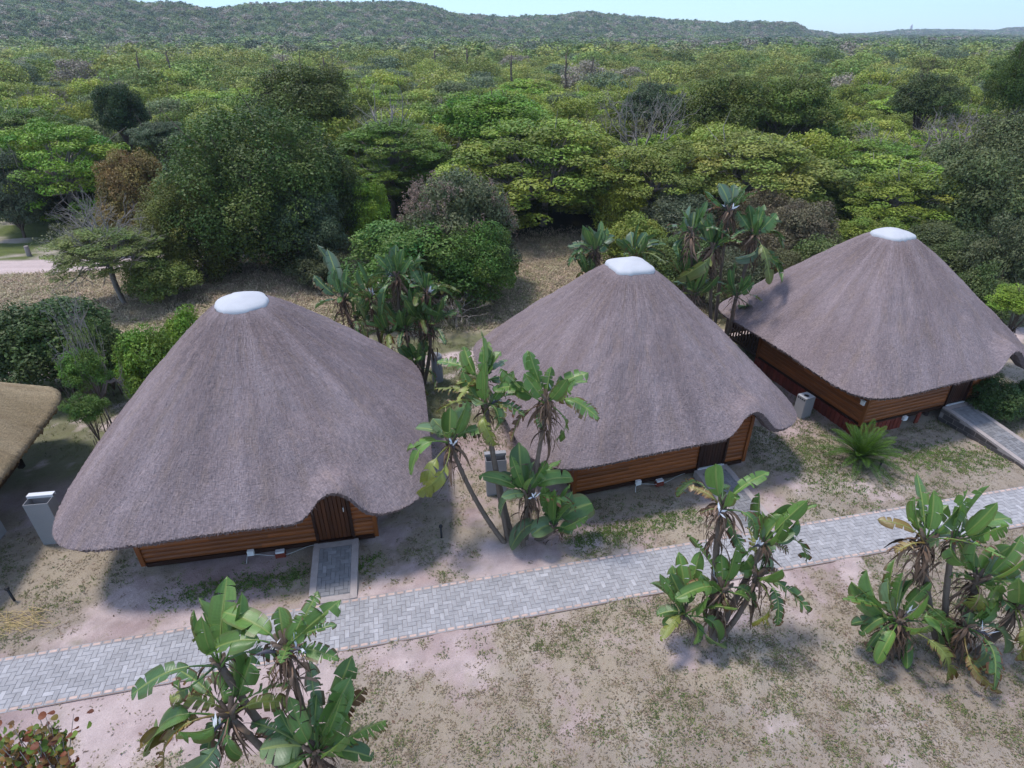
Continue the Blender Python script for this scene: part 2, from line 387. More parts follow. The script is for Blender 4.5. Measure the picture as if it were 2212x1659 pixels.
def brick(mb, u0, u1, v0, v1, frame, zf, t, th, bev=.006, mi=0):
    jz = random.uniform(-.003, .003)
    P = []
    for dz, e in ((-th, 0), (-bev + jz, 0), (jz, bev)):
        for u, v in ((u0 + e, v0 + e), (u1 - e, v0 + e), (u1 - e, v1 - e), (u0 + e, v1 - e)):
            x, y = frame(u, v); P.append((x, y, zf(u, v) + dz))
    F = [(8, 9, 10, 11)] + [(a, (a + 1) % 4, (a + 1) % 4 + 4, a + 4) for a in range(4)] + [(a + 4, (a + 1) % 4 + 4, (a + 1) % 4 + 8, a + 8) for a in range(4)]
    mb.add(P, np.array(F), t, mi=mi)
ca, sa = math.cos(PA), math.sin(PA)
def pf(u, v): return (u * ca - v * sa, 10.05 + u * sa + v * ca)
HW = .70
mb = MB()
paving(mb, -16, 26, -HW + .1, HW - .1, pf, lambda u, v: .035)
for side in (-1, 1):
    u = -16.
    v0, v1 = (HW - .1, HW) if side > 0 else (-HW, -HW + .1)
    while u < 26:
        # kerb stones lying along the edge, each with a sand-filled frog
        brick(mb, u + .004, u + .216, v0 + .003, v1 + .017, pf, lambda a, b: .03, random.uniform(.8, 1.05), .06, mi=0)
        brick(mb, u + .035, u + .185, v0 + .028, v1 - .010, pf, lambda a, b: .036, random.uniform(.9, 1.2), .03, .002, mi=1)
        u += .22
SANDM = mat_simple('sand_filling', (.46, .34, .29), .95, .1, 20, .3, .3)
bed = [(-16.2, -HW - .02), (26.2, -HW - .02), (26.2, HW + .02), (-16.2, HW + .02)]
mb.add([(*pf(u, v), .024) for u, v in bed], np.array([(0, 1, 2, 3)]), .55, mi=1)
tag(mb.build('path', [PAVE, SANDM]), kind='structure')

# ------------------------------------------------------------------ thatched huts
def eave_pt(th, a, b, p):
    c, s = np.cos(th), np.sin(th)
    r = 1 / (np.abs(c) ** p + np.abs(s) ** p) ** (1 / p)
    return a * c * r, b * s * r
HC = np.array([2.93, 3.45]); HA, HB = 4.62, 4.62
ZE, ZT = 2.02, 5.80
def roof_surface(T, t, arch=True, inner=0., ze=ZE, zt=ZT, ha=HA, hb=HB, seed=0, droop=.28, pb=1.):
    """T angle, t 0 top .. 1 eave"""
    p = 3.4 + (1.6 * np.where(np.sin(T) > 0, 1 - (1 - pb) * sstep(0, .5, np.sin(T)) * sstep(-.2, .4, np.cos(T)), 1) + .9 * sstep(.2, -.4, np.sin(T))) * t
    c, s = np.cos(T), np.sin(T); r = 1 / (np.abs(c) ** p + np.abs(s) ** p) ** (1 / p)
    tt = t ** .90
    rt = .62
    A = rt + (ha - rt) * tt; B = rt + (hb - rt) * tt
    x = A * c * r; y = B * s * r
    diag = (np.abs(c) * r * np.abs(s) * r) ** 2.0
    z = zt + (ze - zt) * t - droop * diag * t ** 3
    z = z - .03 * np.sin(np.pi * t)                      # slight sag of the slope
    if arch:
        xx = x; front = sstep(.55, .95, -s * r)
        bell = np.exp(-np.abs((xx - 2.2) / .60) ** 2.6)
        lift = .68 * bell * front * sstep(.66, 1., t) ** 1.4
        z = z + lift; y = y + .18 * bell * front * sstep(.7, 1., t)
    nz = (fbm(T * 3.1 + 10, t * 3 + 5, .5, 3, 60 + seed) - .5) * .16 * np.sin(np.pi * np.clip(t, 0, 1)) ** .5
    z = z + nz
    return x + HC[0], y + HC[1], z
def build_roof(parent, mat, arch=True, seed=0, **kw):
    nt, nu = 150, 1400
    T = np.linspace(0, 2 * np.pi, nu, endpoint=False) + .01
    t = np.linspace(0, 1, nt) ** .95
    TT, tt = np.meshgrid(T, t)
    X, Y, Z = roof_surface(TT, tt, arch, seed=seed, **kw)
    # shaggy surface: small real relief
    e = rng.normal(0, 1, (nt, nu)); e = (e + .8 * np.roll(e, 1, 0) + .5 * np.roll(e, 2, 0)) / 1.4; e[:2] = 0
    Z = Z + e * .008 * sstep(0, .08, tt)
    # ragged eave
    rag = rng.normal(0, 1, nu) * .015; Z[-1] += rag
    Xc, Yc = X - HC[0], Y - HC[1]
    rin = np.hypot(Xc[-1], Yc[-1])
    arc = np.concatenate([[0], np.cumsum(np.hypot(np.diff(X[-1]), np.diff(Y[-1])))])
    rr = np.hypot(Xc, Yc); down = np.sqrt((rr - rr[0]) ** 2 + (Z - Z[0]) ** 2)
    lane = np.tile(arc[None, :], (nt, 1))               # strand lanes widen towards the eave
    uv = np.stack([lane + seed * 31.7, down + seed * 7.3, tt], -1)
    rows = [np.stack([X, Y, Z], -1)]
    rows = [rows[0], ]; rowsE = np.stack([X[-1], Y[-1], Z[-1]], -1)[None]
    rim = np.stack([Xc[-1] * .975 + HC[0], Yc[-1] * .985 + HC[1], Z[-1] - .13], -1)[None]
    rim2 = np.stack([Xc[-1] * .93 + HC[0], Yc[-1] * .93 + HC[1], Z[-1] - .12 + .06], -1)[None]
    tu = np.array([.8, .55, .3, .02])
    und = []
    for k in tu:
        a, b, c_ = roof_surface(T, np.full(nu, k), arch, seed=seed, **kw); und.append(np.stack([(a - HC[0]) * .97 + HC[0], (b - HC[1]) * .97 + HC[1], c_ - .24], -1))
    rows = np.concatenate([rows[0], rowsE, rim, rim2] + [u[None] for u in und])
    m = len(rows); uvs = np.concatenate([uv, np.repeat(uv[-1:], m - nt, 0) + np.arange(1, m - nt + 1)[:, None, None] * np.array([0, .15, 0])])
    i, j = np.meshgrid(np.arange(m - 1), np.arange(nu), indexing='ij'); j2 = (j + 1) % nu
    q = np.stack([i * nu + j, (i + 1) * nu + j, (i + 1) * nu + j2, i * nu + j2], -1)
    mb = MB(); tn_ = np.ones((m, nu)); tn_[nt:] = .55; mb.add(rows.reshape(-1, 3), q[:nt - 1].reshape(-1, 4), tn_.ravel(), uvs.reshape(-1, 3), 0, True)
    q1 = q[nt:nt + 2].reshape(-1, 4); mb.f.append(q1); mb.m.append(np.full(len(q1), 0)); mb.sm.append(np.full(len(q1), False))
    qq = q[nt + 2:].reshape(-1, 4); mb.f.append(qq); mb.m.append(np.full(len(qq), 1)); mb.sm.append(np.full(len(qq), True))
    # loose reeds standing out of the eave and the slope
    k = 700; Tr = rng.uniform(0, 2 * np.pi, k); tr = np.where(rng.random(k) < .75, .995, rng.uniform(.15, .98, k))
    a, b, c_ = roof_surface(Tr, tr, arch, seed=seed, **kw); a2, b2, c2 = roof_surface(Tr + rng.normal(0, .004, k), tr + .03, arch, seed=seed, **kw)
    P0 = np.stack([a, b, c_ + .012], -1); D = np.stack([a2, b2, c2], -1) - P0; D /= np.linalg.norm(D, axis=1)[:, None]
    D += rng.normal(0, .12, D.shape); D[:, 2] -= .08; L = rng.uniform(.05, .13, k)[:, None]
    W = np.cross(D, [0, 0, 1.]); W /= np.linalg.norm(W, axis=1)[:, None] + 1e-6; W *= .005
    vv = np.stack([P0 - W, P0 + W, P0 + D * L + W * .4, P0 + D * L - W * .4], 1).reshape(-1, 3)
    mb.add(vv, np.arange(4 * k).reshape(-1, 4), np.repeat(rng.uniform(.45, 1.0, k), 4), np.repeat(np.stack([P0[:, 0], P0[:, 1], 1 + 0 * P0[:, 0]], -1), 4, 0), 0)
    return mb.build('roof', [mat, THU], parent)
def build_cap(parent, seed, r=.655, pw=3.2, rot=0.):
    """white cement ridge cap, a rounded pillow with a lip"""
    nu = 96; T = np.linspace(0, 2 * np.pi, nu, endpoint=False)
    prof = [(1.0, -.26), (1.03, -.2), (1.03, -.09), (1.0, -.035), (.94, 0), (.75, .055), (.45, .10), (.15, .12), (.001, .12)]
    rows = []
    wob = 1 + (fbm(np.cos(T) * 2 + seed * 5, np.sin(T) * 2, .8, 3, seed) - .5) * .16
    for k, (a, z) in enumerate(prof):
        c, s = np.cos(T), np.sin(T); q = 1 / (np.abs(c) ** pw + np.abs(s) ** pw) ** (1 / pw)
        rag = (rng.random(nu) - .5) * .07 if k == 0 else 0
        x, y = r * a * c * q * wob, r * a * s * q * wob
        rows.append(np.stack([x * math.cos(rot) - y * math.sin(rot) + HC[0], x * math.sin(rot) + y * math.cos(rot) + HC[1], ZT + .08 + z + rag + 0 * T - .0], -1))
    rows = np.array(rows); m = len(rows)
    i, j = np.meshgrid(np.arange(m - 1), np.arange(nu), indexing='ij'); j2 = (j + 1) % nu
    q = np.stack([i * nu + j, i * nu + j2, (i + 1) * nu + j2, (i + 1) * nu + j], -1).reshape(-1, 4)
    mb = MB(); mb.add(rows.reshape(-1, 3), q, 1., None, 0, True)
    return mb.build('ridge_cap', PLAST, parent)
def planks(mb, A, B, z0, z1, n_out, ph=.15, x_from=0., tint0=1., bulge=.022):
    """horizontal round-faced boards from A to B (xy)"""
    A = np.array(A, float); B = np.array(B, float); L = np.linalg.norm(B - A); d = (B - A) / L; o = np.array(n_out, float)
    z = z0
    while z < z1 - .01:
        h = min(ph, z1 - z); s = 0.; first = True
        while s < L - 1e-6:
            e = min(L, s + random.uniform(1.4, 3.2)); t = random.uniform(.7, 1.25) * tint0
            prof = [(0, -.012), (.12 * h, .4 * bulge), (.35 * h, bulge), (.65 * h, bulge), (.9 * h, .4 * bulge), (h, -.012)]
            P = []; U = []
            for sx in (s, e):
                for dz, do in prof:
                    p = A + d * sx + o * do; P.append((p[0], p[1], z + dz)); U.append((sx + z * 7, z + dz, x_from))
            mb.add(P, np.array([(k, k + 6, k + 7, k + 1) for k in range(5)]), t, U, 0, True)
            s = e
        z += h
def panel(mb, A, B, z0, z1, n_out, bw=.11, tint0=1., off=0.):
    """upright boards"""
    A = np.array(A, float); B = np.array(B, float); L = np.linalg.norm(B - A); d = (B - A) / L; o = np.array(n_out, float)
    s = 0.
    while s < L - .01:
        e = min(L, s + bw); P = []; U = []; t = random.uniform(.7, 1.35) * tint0
        for ss, do in ((s + .003, off), (s + .012, off + .012), (e - .012, off + .012), (e - .003, off)):
            for z in (z0, z1):
                p = A + d * ss + o * do; P.append((p[0], p[1], z)); U.append((z, ss, 0))
        mb.add(P, np.array([(0, 2, 3, 1), (2, 4, 5, 3), (4, 6, 7, 5)]), t, U)
        s = e
W_, D_ = 5.86, 7.0
def make_hut(F, ang, zb, sc, label, seed, cap_pw, cap_rot, skirt=False, door_col=DWOOD, rs=0., ds=0., pb=1., fy=0., bg_=.022):
    """F: front left wall corner on the ground; zb: extra lift"""
    root = empty('thatched_hut', (F[0], F[1], zb), R(ang), label, 'hut', 'thatched wooden huts along the paved path'); root.scale = (sc, sc, sc)
    build_roof(root, TH1, True, seed, pb=pb).location = (rs, fy, 0)
    build_cap(root, seed, pw=cap_pw, rot=cap_rot).location = (rs, fy, 0)
    z0, z1 = .27, 2.45
    dx0, dx1 = 4.05 + ds, 5.02 + ds
    mb = MB(); planks(mb, (0, 0), (dx0, 0), z0, z1, (0, -1), bulge=bg_); planks(mb, (dx1, 0), (W_, 0), z0, z1, (0, -1), bulge=bg_); mb.build('wall', WOOD, root)['label'] = 'front wall of varnished boards'
    mb = MB(); planks(mb, (0, 0), (0, D_ - 1.4), z0, z1 + .1, (-1, 0), bulge=bg_); mb.build('wall', WOOD, root)['label'] = 'left side wall of varnished boards'
    mb = MB(); planks(mb, (W_, 0), (W_, D_ - 1.4), z0, z1 + .1, (1, 0)); mb.build('wall', WOOD, root)
    mb = MB(); planks(mb, (0, D_ - 1.4), (W_, D_ - 1.4), z0, z1 + .1, (0, 1)); mb.build('wall', WOOD, root)
    for (x, y) in ((0, 0), (W_, 0), (0, D_ - 1.4), (W_, D_ - 1.4)):
        mb = MB(); mb.box((x, y, (z0 - .06 + z1) / 2), (.11, .11, z1 - z0 + .06), 0, .9)
        mb.u[-1][:] = np.stack([mb.v[-1][:, 2] * 1., mb.v[-1][:, 0] * 2, mb.v[-1][:, 1]], -1); mb.build('corner_post', WOOD, root)
    mb = MB(); panel(mb, (dx0 + .05, 0), (dx1 - .05, 0), z0 + .03, z1, (0, -1), .105, 1.0 if door_col is not DWOOD else 1.4, .005); d = mb.build('door', door_col, root)
    mb = MB(); mb.box((dx1 - .16, -.05, 1.3), (.02, .05, .14)); mb.build('handle', METALL, d)
    mb = MB(); mb.box((dx0 + .02, -.02, (z0 + z1) / 2), (.07, .09, z1 - z0)); mb.box((dx1 - .02, -.02, (z0 + z1) / 2), (.07, .09, z1 - z0)); mb.build('door_frame', DWOOD, root)
    mb = MB(); mb.box(((dx0 + dx1) / 2, -.07, z0 + .01), (dx1 - dx0 - .02, .06, .03)); mb.build('threshold', METALL if seed > 1 else DWOOD, root)
    mb = MB()                                                  # bearers under the floor
    mb.box((W_ / 2, .03, z0 - .07), (W_ - .1, .1, .13)); mb.box((W_ / 2, D_ - 1.45, z0 - .07), (W_ - .1, .1, .13))
    mb.box((.06, (D_ - 1.4) / 2, z0 - .07), (.1, D_ - 1.6, .13)); mb.box((W_ - .06, (D_ - 1.4) / 2, z0 - .07), (.1, D_ - 1.6, .13)); mb.box((W_ / 2, (D_ - 1.4) / 2, z0 - .02), (W_ - .25, D_ - 1.65, .06))
    mb.build('floor_bearer', DWOOD, root)
    for x in (.35, 2.0, 3.7, 5.4):
        mb = MB(); mb.tube([(x, .3, -zb - .1), (x, .3, z0 - .1)], .09, 10); mb.build('foundation_post', DWOOD, root)
    # verandah at the back with slatted railing
    vb = MB(); vb.box((W_ / 2, D_ - .45, z0 - .01), (W_ + .2, 1.9, .05)); vb.build('verandah_deck', DWOOD, root)
    rl = MB()
    xL, xR, yB, y0 = -.08, W_ + .08, D_ + .75, D_ - 1.3
    for a, b in (((xL, y0), (xL, yB)), ((xR, y0), (xR, yB)), ((xL, yB), (xR, yB))):
        for zz, hh in ((1.32, .07), (.80, .06), (.38, .07)): rl.beam((*a, zz), (*b, zz), .06, hh)
        L = math.dist(a, b); k = int(L / .17)
        for q in range(k + 1):
            f = q / k; x, y = a[0] + (b[0] - a[0]) * f, a[1] + (b[1] - a[1]) * f
            rl.box((x, y, .84), (.07, .07, .92) if a[0] != b[0] else (.045, .07, .92))
    rl.build('railing', DWOOD, root)
    for x in (xL, xR):
        mb = MB(); mb.box((x, yB, 1.2), (.11, .11, 2.2)); mb.build('verandah_post', DWOOD, root)
    if skirt:
        t0 = -zb - .05
        for (A, B, o) in (((-.05, 0), (-.05, D_ - 1.4), (-1, 0)), ((0, -.0), (2.1, -.0), (0, -1)), ((2.7, 0), (3.0, 0), (0, -1))):
            mb = MB(); A = np.array(A); B = np.array(B); L = np.linalg.norm(B - A); d = (B - A) / L; s = .05
            while s < L - .1:
                p = A + d * (s + .09); mb.box((p[0], p[1], (t0 + z0 - .08) / 2), (.17, .05, z0 - .08 - t0) if abs(d[0]) > .5 else (.05, .17, z0 - .08 - t0), 0, random.uniform(.7, 1.2)); s += .2
            mb.build('brick_skirting', BRICK, root)
    return root
HUTS = [((-9.44, 10.85), 10.5, 0.0, 1.0), ((1.83, 13.57), 16.5, 0.0, .985), ((11.84, 16.76), 19.0, .28, .948)]
make_hut(*HUTS[0], 'thatched hut with oval white roof cap, nearest the lower left of the picture', 1, 2.3, .3, False, DOORW, .0, .26, .25)
make_hut(*HUTS[1], 'middle thatched hut with square white cap, behind the tall leaning palms', 2, 4.2, .0, False, DWOOD, .12, .1, 1., .25, .010)
make_hut(*HUTS[2], 'farthest thatched hut on the right, raised on a red brick skirting', 3, 3.2, .1, True, DWOOD, .3, -.05, 1., .25, .008)

# fourth hut, cut off by the left edge, golden new thatch
def make_hut4():
    P = g(137, 832, 2.05)                                     # its right-hand eave corner
    root = empty('thatched_hut', (0, 0, 0), 0, 'golden thatched hut cut off by the left edge of the picture', 'hut', None)
    nu, nt = 500, 30
    e0 = g(137, 832, 2.05); e1 = g(0, 1003, 2.0); e2 = g(0, 788, 2.9)
    d = (e1 - e0); d[2] = 0; d /= np.linalg.norm(d)           # eave direction, towards the camera
    nrm = np.array([-d[1], d[0], 0]); 
    if nrm[0] > 0: nrm = -nrm                                 # uphill, to the left
    bk = -d
    mb = MB(); a = np.linspace(0, 1, nu)
    # right slope: eave line runs from rounded back corner towards camera
    W = 8.6; rows = []; uvs = []
    for k, t in enumerate(np.linspace(0, 1, nt)):
        th = np.linspace(0, 2 * np.pi, nu, endpoint=False); p = 2.6 + 3 * t
        c, s = np.cos(th), np.sin(th); r = 1 / (np.abs(c) ** p + np.abs(s) ** p) ** (1 / p)
        A = .6 + (W / 2 - .6) * t ** .9
        cx = e0 + nrm * (W / 2 - .35) + d * (W / 2 - .35)
        X = cx[0] + (-nrm[0]) * A * c * r + bk[0] * A * s * r; Y = cx[1] + (-nrm[1]) * A * c * r + bk[1] * A * s * r
        z = 5.3 + (2.0 - 5.3) * t - .1 * np.sin(np.pi * t) + (rng.normal(0, .03, nu) if k == nt - 1 else rng.normal(0, .008, nu))
        rows.append(np.stack([X, Y, z + 0 * X], -1)); uvs.append(np.stack([th * 5, np.full(nu, t * 5.2), t + 0 * th], -1))
    last = rows[-1]; C = cx
    rows.append(np.stack([C[0] + (last[:, 0] - C[0]) * .985, C[1] + (last[:, 1] - C[1]) * .985, last[:, 2] - .14], -1)); uvs.append(uvs[-1] + [0, .15, 0])
    for t2 in (.8, .4, .02):
        rows.append(np.stack([C[0] + (last[:, 0] - C[0]) * .97 * t2, C[1] + (last[:, 1] - C[1]) * .97 * t2, 2.0 - .2 + (1 - t2) * 3.2 + 0 * last[:, 2]], -1)); uvs.append(uvs[-1])
    rows = np.array(rows); uvs = np.array(uvs); m = len(rows)
    i, j = np.meshgrid(np.arange(m - 1), np.arange(nu), indexing='ij'); j2 = (j + 1) % nu
    q = np.stack([i * nu + j, (i + 1) * nu + j, (i + 1) * nu + j2, i * nu + j2], -1)
    mb.add(rows.reshape(-1, 3), q[:nt].reshape(-1, 4), 1., uvs.reshape(-1, 3), 0, True)
    qq = q[nt:].reshape(-1, 4); mb.f.append(qq); mb.m.append(np.full(len(qq), 1)); mb.sm.append(np.full(len(qq), True))
    mb.build('roof', [TH4, THU], root)
    wl_ = MB(); off = nrm * 1.25; a0 = e0 + off + d * 1.6; a1 = e0 + off + d * 8
    planks(wl_, (a0[0], a0[1]), (a1[0], a1[1]), .25, 2.5, (-nrm[0], -nrm[1]), .12, 0, .75)
    b1 = a0 + nrm * 6; planks(wl_, (a0[0], a0[1]), (b1[0], b1[1]), .25, 2.5, (bk[0], bk[1]), .12, 0, .75)
    wl_.build('wall', WOODL, root)
    ps = MB(); ps.box((a0[0], a0[1], 1.25), (.14, .14, 2.3), 0, .4); ps.build('corner_post', DWOOD, root)
    rb = MB(); q0 = e0 + off * .7 - d * .2; rb.beam((q0[0], q0[1], 1.35), (a0[0], a0[1], 1.35), .08, .08); rb.beam((q0[0], q0[1], 1.35), tuple(q0 + nrm * 4 + np.array([0, 0, -.7]) * 1), .1, .1)
    rb.build('railing', DWOOD, root)
make_hut4()

# ramps from the path up to the doors
def ramp(F, ang, zb, sc, label, blocks=False, ds=0.):
    root = empty('entrance_ramp', (0, 0, 0), 0, label, 'ramp', 'paved ramps leading to the hut doors')
    a = R(ang); c_, s_2 = math.cos(a), math.sin(a)
    W2 = .58
    def fr(u, v): x, y = (4.535 + ds) * sc + v, -.07 - u; return (F[0] + x * c_ - y * s_2, F[1] + x * s_2 + y * c_)
    # length: until the path's upper edge
    L = 0.
    while path_side(*fr(L, 0)) > HW + .06 and L < 9: L += .02
    zt_ = zb + .27 * sc - .02; top = lambda u, v: zt_ + (.045 - zt_) * min(max((u - .25) / (L - .25), 0), 1) if zt_ > .1 else .05
    def edge(v):                                              # where this side meets the slanting path edge
        u = 0.
        while path_side(*fr(u, v)) > HW + .03 and u < 9: u += .02
        return u
    el, er = edge(-W2), edge(W2)
    mb = MB(); paving(mb, .22, min(el, er) - .14, -W2 + .17, W2 - .17, fr, lambda u, v: top(u, v) + .004, dark=.62, tints=(.8, 1.15)); mb.build('paving', PAVE, root)
    kb = MB()
    def kslab(u0, u1a, u1b, v0, v1):
        n_ = 12; P = []
        for q_ in range(n_ + 1):
            f = q_ / n_
            for v, ue in ((v0, u1a), (v1, u1b)):
                u = u0 + (ue - u0) * f; x, y = fr(u, v); z = top(u, v)
                P += [(x, y, z), (x, y, -.05)]
        F_ = []
        for q_ in range(n_):
            b = q_ * 4; F_ += [(b, b + 4, b + 6, b + 2), (b + 1, b + 5, b + 4, b), (b + 2, b + 6, b + 7, b + 3)]
        F_ += [(0, 2, 3, 1), (n_ * 4, n_ * 4 + 1, n_ * 4 + 3, n_ * 4 + 2)]
        kb.add(P, np.array(F_), 1.)
    e2 = lambda v: el + (er - el) * (v + W2) / (2 * W2)
    kslab(.0, e2(-W2), e2(-W2 + .17), -W2, -W2 + .168); kslab(.0, e2(W2 - .17), e2(W2), W2 - .168, W2); 
    kslab(.0, .2, .2, -W2 + .17, W2 - .17); 
    kb.build('kerb', KERB, root)
    kb = MB(); kslab(min(el, er) - .14, e2(-W2 + .17), e2(W2 - .17), -W2 + .172, W2 - .172); kb.build('kerb', KERB, root)
    if blocks:
        for side in (-1, 1):
            bl = MB(); v = side * (W2 + .012); row = 0; h = .19
            z = -.05
            while z < zt_ - .05:
                u = -.05 + (row % 2) * .2
                while u < L:
                    u1 = min(u + .39, L); zz = min(top(u1, v) - .06, z + h - .015)
                    if zz - z > .04 and u1 - u > .06:
                        P = [(*fr(max(u, 0), v - .01), z), (*fr(u1 - .015, v - .01), z), (*fr(u1 - .015, v + side * .01), z), (*fr(max(u, 0), v + side * .01), z)]
                        zz0 = min(top(u, v) - .06, z + h - .015)
                        P = [p for p in P] + [(P[0][0], P[0][1], zz0), (P[1][0], P[1][1], zz), (P[2][0], P[2][1], zz), (P[3][0], P[3][1], zz0)]
                        bl.add(P, np.array([(4, 5, 6, 7), (0, 1, 5, 4), (1, 2, 6, 5), (2, 3, 7, 6), (3, 0, 4, 7)]), random.uniform(.75, 1.2))
                    u += .4
                z += h; row += 1
            bl.build('block_wall', BLOCK, root)
ramp(*HUTS[0], 'short paved ramp up to the brown door of the nearest hut', False, .26)
ramp(*HUTS[1], 'paved ramp running from the path to the dark door of the middle hut', False, .1)
ramp(*HUTS[2], 'high grey ramp with concrete block sides at the farthest hut', True, -.05)

# ------------------------------------------------------------------ foliage generators
def leaf_quads(P, Nrm, size, asp=.5, spin=None):
    """diamond leaves at P facing Nrm"""
    k = len(P); r = rng.normal(0, 1, (k, 3)); A = np.cross(Nrm, r); A /= np.linalg.norm(A, axis=1)[:, None] + 1e-9
    B = np.cross(Nrm, A); B /= np.linalg.norm(B, axis=1)[:, None] + 1e-9
    s = np.broadcast_to(np.asarray(size, float), (k,))[:, None]
    V = np.stack([P - A * s * .5, P - B * s * .5 * asp, P + A * s * .5, P + B * s * .5 * asp], 1)
    return V.reshape(-1, 3), np.arange(4 * k).reshape(-1, 4)
def unit_dirs(k, lo=-1.):
    z = rng.uniform(lo, 1, k); a = rng.uniform(0, 2 * np.pi, k); r = np.sqrt(1 - z * z)
    return np.stack([r * np.cos(a), r * np.sin(a), z], 1)
def crown_proto(kind, nleaf, lsize, seed):
    """unit crown, radius 1 and half height 1 about the origin"""
    global rng
    old = rng; rng = np.random.default_rng(seed)
    hue = .5
    if kind == 'round':
        nc = 70; D = unit_dirs(nc, -.55); lob = .72 + .28 * rng.random(nc); C = D * lob[:, None] * .86; C[:, 2] *= .95
        cr = rng.uniform(.17, .30, nc); flat = .75
        inner = unit_dirs(20) * rng.uniform(.2, .6, 20)[:, None]; C = np.concatenate([C, inner]); cr = np.concatenate([cr, np.full(20, .3)])
    elif kind == 'brush':
        nc = 150; D = unit_dirs(nc, -.8); C = D * rng.uniform(.75, .95, nc)[:, None]; cr = rng.uniform(.11, .19, nc); flat = 1.25
        inner = unit_dirs(70) * rng.uniform(.45, .78, 70)[:, None]; C = np.concatenate([C, inner]); cr = np.concatenate([cr, np.full(70, .24)])
    elif kind == 'umbrella':
        nc = 150; a = rng.uniform(0, 2 * np.pi, nc); r = np.sqrt(rng.random(nc)) * .95; lay = rng.choice([0, .22, .5, .85], nc, p=[.42, .25, .18, .15])
        z = .85 - .75 * r ** 2.2 - lay * (.4 + .8 * r) + rng.normal(0, .05, nc)
        C = np.stack([r * np.cos(a), r * np.sin(a), z], 1); z[110:] = rng.uniform(-.75, .25, 40); C0 = None; r[110:] = rng.uniform(.6, .98, 40) * np.sqrt(1 - z[110:] ** 2 * .8)
        C = np.stack([r * np.cos(a), r * np.sin(a), z], 1); cr = rng.uniform(.12, .22, nc); flat = .55
    elif kind == 'twiggy':
        nc = 60; D = unit_dirs(nc, -.2); C = D * rng.uniform(.5, .95, nc)[:, None]; cr = rng.uniform(.1, .2, nc); flat = .7
    elif kind == 'bush':
        nc = 75; D = unit_dirs(nc, -.55); C = D * rng.uniform(.5, .85, nc)[:, None]; cr = rng.uniform(.16, .3, nc); flat = .8
        inner = unit_dirs(25, -.9) * rng.uniform(.2, .8, 25)[:, None]; C = np.concatenate([C, inner]); cr = np.concatenate([cr, np.full(25, .28)])
    C = C * (1 + .26 * (np.array([vnoise(np.array([c[0] * 1.6 + 7]), np.array([c[1] * 1.6 + c[2] * 1.3]), seed)[0] for c in C]) - .5))[:, None]
    w_ = cr ** 2; idx = rng.choice(len(C), nleaf, p=w_ / w_.sum())
    d = unit_dirs(nleaf, -.65); rad = cr[idx] * (.55 + .5 * rng.random(nleaf) ** .6)
    off = d * rad[:, None]; off[:, 2] *= flat; P = C[idx] + off
    # leaf sprays: break up the smooth clump surface
    P += (vnoise(P[:, 0] * 9 + 3, P[:, 1] * 9 + P[:, 2] * 7, seed)[:, None] - .5) * d * .10
    nr = d * .8 + rng.normal(0, .55, (nleaf, 3)) + [0, 0, .45]; nr /= np.linalg.norm(nr, axis=1)[:, None]
    V, F = leaf_quads(P, nr, lsize * rng.uniform(.6, 1.3, nleaf), .55)
    ct = rng.uniform(.72, 1.3, len(C)); ch = rng.normal(.5, .013, len(C))
    tint = ct[idx] * rng.uniform(.8, 1.22, nleaf); hu = ch[idx] + rng.normal(0, .008, nleaf)
    mb = MB(); uv = np.zeros((4 * nleaf, 3)); uv[:, 0] = np.repeat(hu, 4)
    mb.add(V, F, np.repeat(tint, 4), uv)
    rng = old
    return mb, C, cr
def limbs_proto(C, kind, seed, nl=16, multi=1, r0=.045, base=-1.6):
    """trunk and limbs in the same unit frame; trunk foot at z=base"""
    rr = np.random.default_rng(seed + 500); mb = MB()
    fork = np.array([rr.normal(0, .06), rr.normal(0, .06), -.75 if kind != 'umbrella' else -.45])
    for m in range(multi):
        ft = np.array([rr.normal(0, .05) * multi, rr.normal(0, .05) * multi, base]); fk = fork + rr.normal(0, .10 * (multi > 1), 3)
        t = np.linspace(0, 1, 7)[:, None]; pts = ft * (1 - t) + fk * t + np.sin(t * 3.1) * rr.normal(0, .05, 3)
        mb.tube(pts, np.linspace(1.35 * r0, r0, 7) / multi ** .4, 7)
    sel = rr.choice(len(C), min(nl, len(C)), replace=False)
    for k in sel:
        e = C[k]; t = np.linspace(0, 1, 6)[:, None]; bow = np.array([0, 0, .18 if kind != 'umbrella' else .22])
        pts = fork * (1 - t) + e * t + np.sin(t * np.pi) * bow * rr.uniform(-.2, 1) + np.sin(t * 6) * rr.normal(0, .03, 3)
        mb.tube(pts, np.linspace(r0 * .55, r0 * .1, 6), 5)
        for q in range(3):
            b = pts[rr.integers(2, 5)]; e2 = b + rr.normal(0, .16, 3) + (e - fork) * .25; mid = (b + e2) / 2 + rr.normal(0, .03, 3)
            mb.tube([b, mid, e2], [r0 * .22, r0 * .15, r0 * .06], 4, cap=False)
    return mb
